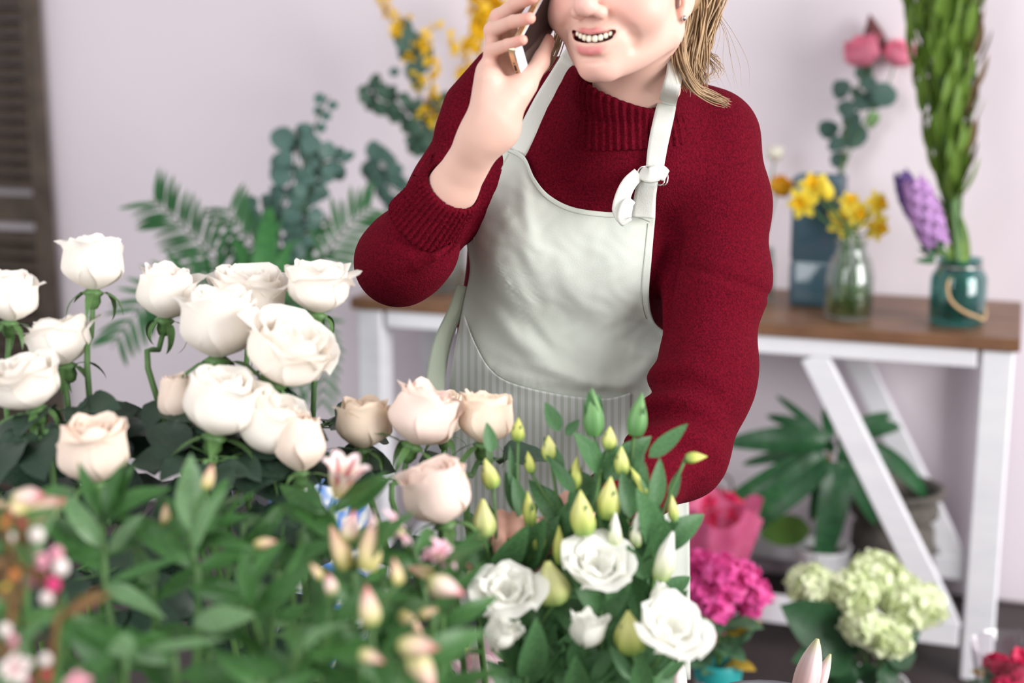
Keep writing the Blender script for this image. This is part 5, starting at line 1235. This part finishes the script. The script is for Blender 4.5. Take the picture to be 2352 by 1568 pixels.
def sprig(path, n, w, foot, label, m=None):
    L_ = []; pts = np.array([q[:2] for q in path], float); sp = spline(pts, 40)
    for k in range(n):
        i_ = min(38, int(39 * (.22 + .78 * (k // 2) * 2 / n))); q = sp[i_]; tg = sp[i_ + 1] - sp[i_]; a0 = math.degrees(math.atan2(-tg[1], tg[0])); sd = 1 if k % 2 else -1; aa = a0 + sd * rnd.uniform(45, 95); ww = w * rnd.uniform(.75, 1.15)
        L_.append((q[0] + math.cos(math.radians(aa)) * ww * .62 + rnd.uniform(-6, 6), q[1] - math.sin(math.radians(aa)) * ww * .62, ww, aa))
    return eucal(foot, path, L_, label, m)
sprig([(1000, 500, dv_), (985, 330, dv_), (930, 250, dv_), (880, 230, dv_), (845, 200, dv_)], 40, 34, fv, 'small-leaved eucalyptus spray reaching left of the raised arm', m_euc)
sprig([(1000, 500, dv_), (990, 380, dv_), (960, 310, dv_), (1000, 250, dv_), (1040, 240, dv_)], 26, 32, fv, 'small-leaved eucalyptus spray touching the red sleeve', m_euc)
sprig([(1005, 520, dv_), (950, 460, dv_), (895, 430, dv_), (880, 380, dv_), (850, 370, dv_)], 34, 42, fv, 'eucalyptus spray curling in a ring by the cuff', m_eu)
# floor vase with palm and eucalyptus on the left
bf_ = P(650, 1000, 3.35); bf_ = np.array([bf_[0], bf_[1], 0.0])
t = vase('floor_vase', bf_, [(.001, .002), (.10, 0), (.11, .02), (.13, .40), (.135, .42), (.125, .42), (.10, .03), (.001, .03)], m_zinc, 'tall zinc floor vase holding palm fronds by the wall', 'vase', 'vase_wall')
ff = bf_ + np.array([0, 0, .05]); dl = 3.3
sprig([(650, 760, dl), (640, 600, dl), (650, 480, dl), (680, 380, dl), (675, 300, dl)], 34, 54, ff, 'broad-leaved eucalyptus branch standing highest left of the elbow', m_eu)
sprig([(660, 760, dl), (680, 600, dl), (700, 480, dl), (740, 380, dl), (790, 375, dl)], 34, 40, ff + np.array([.02, 0, 0]), 'eucalyptus branch bending right with stacked leaves', m_eu)
sprig([(655, 760, dl), (690, 450, dl), (710, 330, dl), (735, 260, dl), (755, 220, dl)], 12, 26, ff + np.array([.01, .02, 0]), 'thin eucalyptus tip rising alone against the wall', m_eu)
sprig([(650, 800, dl), (620, 620, dl), (610, 520, dl), (600, 450, dl)], 16, 36, ff + np.array([-.02, .02, 0]), 'short eucalyptus branch at the left of the cluster', m_eu)
def frond(path, n, llen, label, m=None, spread=1.0, lk='leaflet'):
    foot = ff + np.array([rnd.uniform(-.05, .05), rnd.uniform(-.05, .05), 0]); t = thing('palm_frond', foot, label, 'palm frond', 'palm fronds in the floor vase'); ps = [P(*q) for q in path]; pts = [foot, (foot + ps[0]) / 2 + np.array([0, 0, .05])] + ps
    stem(t, pts, [.004, .003, .002, .001], m_dstem, n=24); sp = spline(ps, 60)
    for k in range(n):
        f = k / n; q = sp[int(f * 59)]; tg = unit(sp[min(59, int(f * 59) + 1)] - sp[max(0, int(f * 59) - 1)]); sd = unit(np.cross(tg, FW + UP * .3))
        for s_ in (-1, 1):
            o = sd * s_ * spread + tg * (.55 + .5 * f) + np.array([0, 0, -.10]); leaf(t, lk, q, o, TOCAM + UP * .5, llen * (1 - .45 * abs(f - .35)) * rnd.uniform(.85, 1.1), m or m_palm, 'leaflet')
frond([(590, 700, 3.25), (500, 600, 3.2), (420, 520, 3.15), (345, 455, 3.1)], 17, .105, 'palm frond arching up to the far left against the wall')
frond([(600, 720, 3.2), (480, 650, 3.1), (350, 680, 3.0), (255, 800, 2.95)], 18, .10, 'palm frond drooping down left behind the tall rose')
frond([(640, 700, 3.25), (620, 600, 3.2), (560, 540, 3.2), (520, 470, 3.2)], 13, .10, 'upright palm frond behind the white roses')
frond([(690, 700, 3.3), (740, 600, 3.3), (800, 520, 3.3), (860, 470, 3.3)], 14, .10, 'palm frond reaching right toward the red elbow')
frond([(690, 760, 3.2), (720, 740, 3.2), (745, 820, 3.2), (740, 940, 3.2)], 15, .075, 'palm frond hanging beside the white table leg')
frond([(660, 740, 3.2), (680, 700, 3.2), (690, 800, 3.2), (670, 930, 3.2)], 15, .09, 'palm frond hanging behind the peach roses')
frond([(660, 700, 3.3), (700, 620, 3.3), (690, 560, 3.3), (720, 500, 3.3)], 13, .09, 'short palm frond in the middle of the greenery')
t = thing('cast_iron_leaves', ff, 'broad bright green leaves in the middle of the palm bunch', 'foliage')
for (u0, v0, u1, v1, w) in ((600, 680, 620, 470, 2.0), (610, 680, 545, 540, 2.0), (600, 690, 500, 640, 1.8), (640, 690, 700, 600, 1.8), (620, 690, 660, 560, 1.8), (610, 700, 560, 610, 1.8)): leafpx(t, 'strap', u0, v0, u1, v1, 3.15, 3.12, gmat('bright_palm', (62, 124, 62), (40, 94, 46)), w, .2, 0); 
for k in range(3): stem(t, [ff, P(610 + 10 * k, 900, 3.2), P(605 + 8 * k, 690, 3.15)], .003)
# dark spiky plant standing in for palm shadows, and printed hat box under the left half of the table
pb_ = Rz(965, 1130, .0)
pb_ = T(.30, .27, 0); t = thing('palm_shadow_plant', pb_, 'dark spiky plant standing in for palm shadows under the left end of the table', 'plant'); obj('pot', mesh('pot', *lathe([(.001, .002), (.07, 0), (.09, .16), (.095, .17), (.085, .17), (.07, .12), (.001, .12)], 20)), mat('dark_pot', (54, 52, 54), .6), t, Matrix.Translation(Vector(pb_)))
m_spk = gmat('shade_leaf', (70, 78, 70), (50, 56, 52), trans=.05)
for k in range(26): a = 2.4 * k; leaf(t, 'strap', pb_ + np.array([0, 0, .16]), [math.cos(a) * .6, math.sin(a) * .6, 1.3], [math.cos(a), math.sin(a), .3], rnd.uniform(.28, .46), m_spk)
hb_ = P(735, 1100, 3.0); hb_ = np.array([hb_[0], hb_[1], 0]); m_print = mat('blue_floral_print', (222, 224, 214), .7, c2=(84, 130, 200), vscale=28, vwid=.06, detail=1.0)
t = thing('hat_box', hb_, 'round box with blue and white floral print on the floor', 'box'); hz = 1.37 - (hb_[1]) * math.tan(TH + math.atan((1085 - 784) / F))
obj('box_wall', mesh('box_wall', *lathe([(.001, 0), (.10, 0), (.10, hz - .06)], 32)), m_print, t, Matrix.Translation(Vector(hb_))); obj('lid', mesh('lid', *lathe([(.104, hz - .07), (.104, hz - .004), (.10, hz), (.001, hz)], 32)), m_print, t, Matrix.Translation(Vector(hb_)))
# --- plants under and before the right half of the table
def potat(u, v, Y): p = P(u, v, 1); r = p - CAM; p = CAM + r * (Y / r[1]); return p
c0 = potat(1905, 1040, 3.22); pd = np.array([c0[0] - .005, c0[1], 0]); dd_ = (c0 - CAM).dot(FW)
t = thing('dracaena', pd, 'dracaena with long glossy leaves in a white pot under the table', 'plant')
zr = potat(1893, 1252, 3.22)[2]
obj('pot', mesh('pot', *lathe([(.001, .0), (.048, 0), (.052, .01), (.064, zr - .012), (.068, zr), (.062, zr), (.058, zr - .03), (.001, zr - .03)], 26)), m_pot, t, Matrix.Translation(Vector(pd)))
obj('soil', mesh('soil', *lathe([(.001, zr - .02), (.059, zr - .024)], 20)), m_soil, t, Matrix.Translation(Vector(pd)))
stem(t, [pd + np.array([0, 0, zr - .03]), c0 + np.array([0, 0, -.10]), c0], [.008, .007, .006], m_twig, 'trunk')
for (u0, v0, u1, v1, w, dz) in ((1890, 1000, 1778, 892, 1.0, .05), (1890, 1000, 1760, 942, 1.7, .02), (1900, 1015, 1700, 992, 2.2, -.05), (1890, 1030, 1692, 1058, 1.2, .03), (1895, 1040, 1640, 1165, 1.5, -.05), (1900, 1050, 1708, 1212, 2.0, -.1), (1905, 1060, 1876, 1170, 2.6, -.06), (1925, 1060, 1908, 1282, 2.2, -.12), (1930, 1050, 2032, 1200, 2.0, -.05), (1990, 1020, 2188, 1142, 1.5, .02), (1930, 1010, 2110, 942, 1.6, .06), (1925, 1000, 2085, 925, 1.2, .08), (1905, 1010, 1900, 935, 2.6, .0), (1930, 1030, 1950, 960, 2.6, .03), (1930, 1060, 1960, 1000, 2.6, -.06), (1920, 1050, 2080, 1195, 1.4, .08), (1900, 1030, 1820, 1010, 2.2, .06), (1915, 1060, 1840, 1160, 2.0, .05), (1915, 1040, 1860, 960, 1.8, .08), (1925, 1050, 1990, 1060, 2.2, .04), (1980, 1030, 2030, 1020, 2.4, .02)):
    leafpx(t, 'strap', u0, v0, u1, v1, dd_, dd_ + dz, m_dra, w, rnd.uniform(-.3, .3), 0)
leafpx(t, 'broad', 1862, 1215, 1735, 1222, dd_ + .05, dd_ + .08, gmat('backlit_leaf', (128, 176, 84), (104, 156, 70), trans=.4), 1.0, 0, 0)  # backlight put into the leaf as a paler, yellower green
Vf4 = np.array([v.co[:] for v in FL4.vertices]); Ff4 = [tuple(p.vertices) for p in FL4.polygons]
def dome(parent, name, c, R_, n, s, m, flat=.75, axis=None, jit=.12):
    mb = MB(); ax = unit(UP + TOCAM * .5) if axis is None else unit(axis)
    for k in range(n):
        f = (k + .5) / n; th_ = math.acos(1 - 1.55 * f); a = 2.4 * k; e = unit(np.cross(ax, RT + FW * .2)); o = ax * math.cos(th_) + (e * math.cos(a) + np.cross(ax, e) * math.sin(a)) * math.sin(th_)
        M = np.array(frame(c + o * R_ * rnd.uniform(1 - jit, 1 + jit * .6) * np.array([1, 1, flat]), [rnd.gauss(0, 1) for _ in range(3)], o + np.array([rnd.gauss(0, .25) for _ in range(3)]), s * rnd.uniform(.85, 1.15))); mb.add(Vf4 @ M[:3, :3].T + M[:3, 3], Ff4)
    mb.add(*sphere(c - ax * R_ * .15, R_ * .72, 14)); o = obj(name, mb.mesh(name), m, parent); o['kind'] = 'stuff'; return o
Yh = 2.62; ph_ = potat(1995, 1500, Yh); ph_ = np.array([ph_[0], ph_[1], 0]); zr = potat(1990, 1562, Yh)[2]
t = thing('hydrangea', ph_, 'hydrangea with creamy green flower heads in a white pot', 'plant')
obj('pot', mesh('pot', *lathe([(.001, 0), (.055, 0), (.06, .01), (.075, zr - .012), (.08, zr), (.074, zr), (.068, zr - .03), (.001, zr - .03)], 26)), m_pot, t, Matrix.Translation(Vector(ph_)))
dh = (potat(1995, 1400, Yh) - CAM).dot(FW)
for (u, v, w, dz) in ((1868, 1345, 115, 0), (1955, 1362, 110, -.03), (2012, 1322, 125, .03), (2098, 1392, 135, -.02), (1985, 1440, 95, -.09), (2040, 1470, 90, -.10), (2080, 1345, 60, .08), (1920, 1375, 60, .0)):
    c = P(u, v, dh + dz); dome(t, 'flower_head', c, w * .5 * dh / F, int(w * .95), .0125, m_hyg); stem(t, [ph_ + np.array([0, 0, zr - .02]), (ph_ + c) * .5 + np.array([0, 0, zr * .4]), c], .0028)
m_hl = gmat('hydrangea_leaf', (52, 96, 58), (36, 74, 44), rough=.4, trans=.12)
for (u0, v0, u1, v1) in ((1960, 1480, 1815, 1400), (1960, 1490, 1820, 1450), (1960, 1500, 1840, 1510), (1950, 1480, 1880, 1400), (1970, 1500, 1900, 1450), (1970, 1520, 1880, 1560), (2030, 1500, 2130, 1500), (2040, 1490, 2120, 1440), (2000, 1520, 1980, 1600), (1960, 1530, 1920, 1600), (2030, 1520, 2110, 1570), (2000, 1470, 1990, 1390), (1990, 1480, 1930, 1400), (2030, 1440, 2060, 1410), (1980, 1540, 1850, 1560), (2030, 1530, 2060, 1600)):
    leafpx(t, 'broad', u0, v0, u1, v1, dh - .04, dh - rnd.uniform(.0, .1), m_hl, 1.1, rnd.uniform(-.5, .5))
def kalan(u, v, w, Y, zrim_v, n, m, label, potm, rimm, pr, heads, sleeve=False):
    p = potat(u, v, Y); q = np.array([p[0], p[1], 0]); zr = potat(u, zrim_v, Y)[2]; t = thing('kalanchoe', q, label, 'plant', 'small flowering pot plants'); d = (p - CAM).dot(FW)
    obj('pot', mesh('pot', *lathe([(.001, 0), (pr * .8, 0), (pr * .97, zr - .035)], 28)), potm, t, Matrix.Translation(Vector(q))); obj('pot_rim', mesh('pot_rim', *lathe([(pr * .985, zr - .036), (pr * 1.03, zr - .002), (pr * 1.0, zr), (pr * .93, zr - .004), (pr * .9, zr - .03), (.001, zr - .03)], 28)), rimm, t, Matrix.Translation(Vector(q)))
    for (du, dv2, hw) in heads:
        c = P(u + du, v + dv2, d + rnd.uniform(-.05, .04)); dome(t, 'flower_head', c, hw * .5 * d / F, n, .0095, m, .8, None, .25); stem(t, [q + np.array([0, 0, zr - .02]), (q + c) * .5 + np.array([0, 0, zr * .5]), c], .002)
    for k in range(26):
        a = 2.4 * k; b0 = q + np.array([math.cos(a) * pr * .3, math.sin(a) * pr * .3, zr - .02 + .10 * rnd.random()]); leaf(t, 'broad', b0, [math.cos(a), math.sin(a), rnd.uniform(.1, .9)], [0, -.3, 1], rnd.uniform(.05, .075), m_kl if k % 9 else m_ky)
    if sleeve: obj('cellophane_sleeve', mesh('cellophane_sleeve', *lathe([(pr * .9, zr * .3), (pr * 1.15, zr), (pr * 1.7, zr + .13), (pr * 1.75, zr + .135)], 24)), m_cello, t, Matrix.Translation(Vector(q)))
m_kl = gmat('kalanchoe_leaf', (92, 130, 96), (66, 104, 74), trans=.15); m_ky = gmat('yellowed_leaf', (206, 170, 60), (180, 150, 60)); m_pat = mat('patterned_ceramic', (206, 198, 186), .6, c2=(120, 124, 120), vscale=60, vwid=.08, detail=1); m_tq = mat('turquoise_band', (40, 150, 150), .4)
kalan(1655, 1345, 180, 2.5, 1512, 46, m_kal, 'bright pink kalanchoe in a turquoise rimmed pot beside the apron', m_pat, m_tq, .045, ((-50, -50, 70), (0, -40, 80), (50, -20, 80), (80, 20, 70), (10, 10, 80), (-45, 15, 70), (60, 50, 60), (-10, 50, 70), (-70, -15, 60)))
kalan(2325, 1540, 120, 2.45, 1640, 30, m_cyc, 'cerise flowering plant in cellophane cut by the bottom right corner', m_pot, m_pot, .045, ((-30, -10, 60), (10, 20, 60), (25, -25, 50), (-10, 40, 60)), True)
# stone urn
c = T(TL - .26, .33, 0); zu = .34
t = thing('stone_urn', c, 'grey stone urn with carved bands behind the table leg', 'urn'); m_stone = mat('grey_stone', (112, 106, 98), .85, c2=(72, 68, 66), vscale=50, bump=.5, bscale=70)
obj('urn_wall', mesh('urn_wall', *lathe([(.001, .0), (.07, 0), (.075, .02), (.085, .03), (.095, .12), (.10, .20), (.098, .235), (.088, .245), (.09, .26), (.105, .27), (.106, .29), (.092, .30), (.095, .315), (.115, .32), (.118, .335), (.110, .34), (.09, .33), (.08, .25), (.001, .1)], 32)), m_stone, t, Matrix.Translation(Vector(c)))
for z_ in (.15, .18): obj('carved_band', mesh('carved_band', *tube([c + np.array([.099 * math.cos(a), .099 * math.sin(a), z_]) for a in np.linspace(0, 6.2832, 40)], .004, 6)), m_stone, t)
# pink wrapped bouquet and printed bag
c = potat(1640, 1250, 3.0); c[2] = 0; t = thing('wrapped_bouquet', c, 'bouquet wrapped in crumpled pink paper behind the kalanchoe', 'bouquet'); zt = potat(1640, 1165, 3.0)[2]
m_wrap = mat('pink_paper', (226, 120, 160), .5, c2=(206, 84, 130), vscale=20, trans=.3); pr_ = []
V, Fc = lathe([(.03, 0), (.05, zt * .4), (.075, zt * .75), (.10, zt)], 36); V = [(x * (1 + .12 * math.sin(9 * math.atan2(y, x)) * z / zt), y * (1 + .12 * math.sin(9 * math.atan2(y, x)) * z / zt), z + .02 * math.sin(5 * math.atan2(y, x)) * z / zt) for x, y, z in V]
obj('wrapping_paper', mesh('wrapping_paper', V, Fc), m_wrap, t, Matrix.Translation(Vector(c)))
for (du, dv2) in ((-20, -10), (20, 0), (50, 20), (0, 25)): dome(t, 'flower_head', P(1640 + du, 1165 + dv2, (c - CAM).dot(FW) + .05), .04, 40, .014, m_cyc)
c = T(TL - .70, .30, 0); t = thing('paper_bag', c, 'pale paper bag with red floral print under the table', 'bag'); hg = .25
obj('bag_body', mesh('bag_body', *boxv(c - TD * .09 - TN * .05, TD * .18, TN * .10, Z3 * hg), smooth=False), mat('red_floral_print', (206, 198, 198), .8, c2=(176, 96, 96), vscale=26, vmid=.66, vwid=.06, detail=1), t)
for s_ in (-1, 1): obj('handle', mesh('handle', *tube(spline([c + TN * .05 * s_ - TD * .04 + Z3 * (hg - .01), c + TN * .05 * s_ - TD * .03 + Z3 * (hg + .06), c + TN * .05 * s_ + TD * .03 + Z3 * (hg + .06), c + TN * .05 * s_ + TD * .04 + Z3 * (hg - .01)], 14), .003, 6)), m_twig, t)
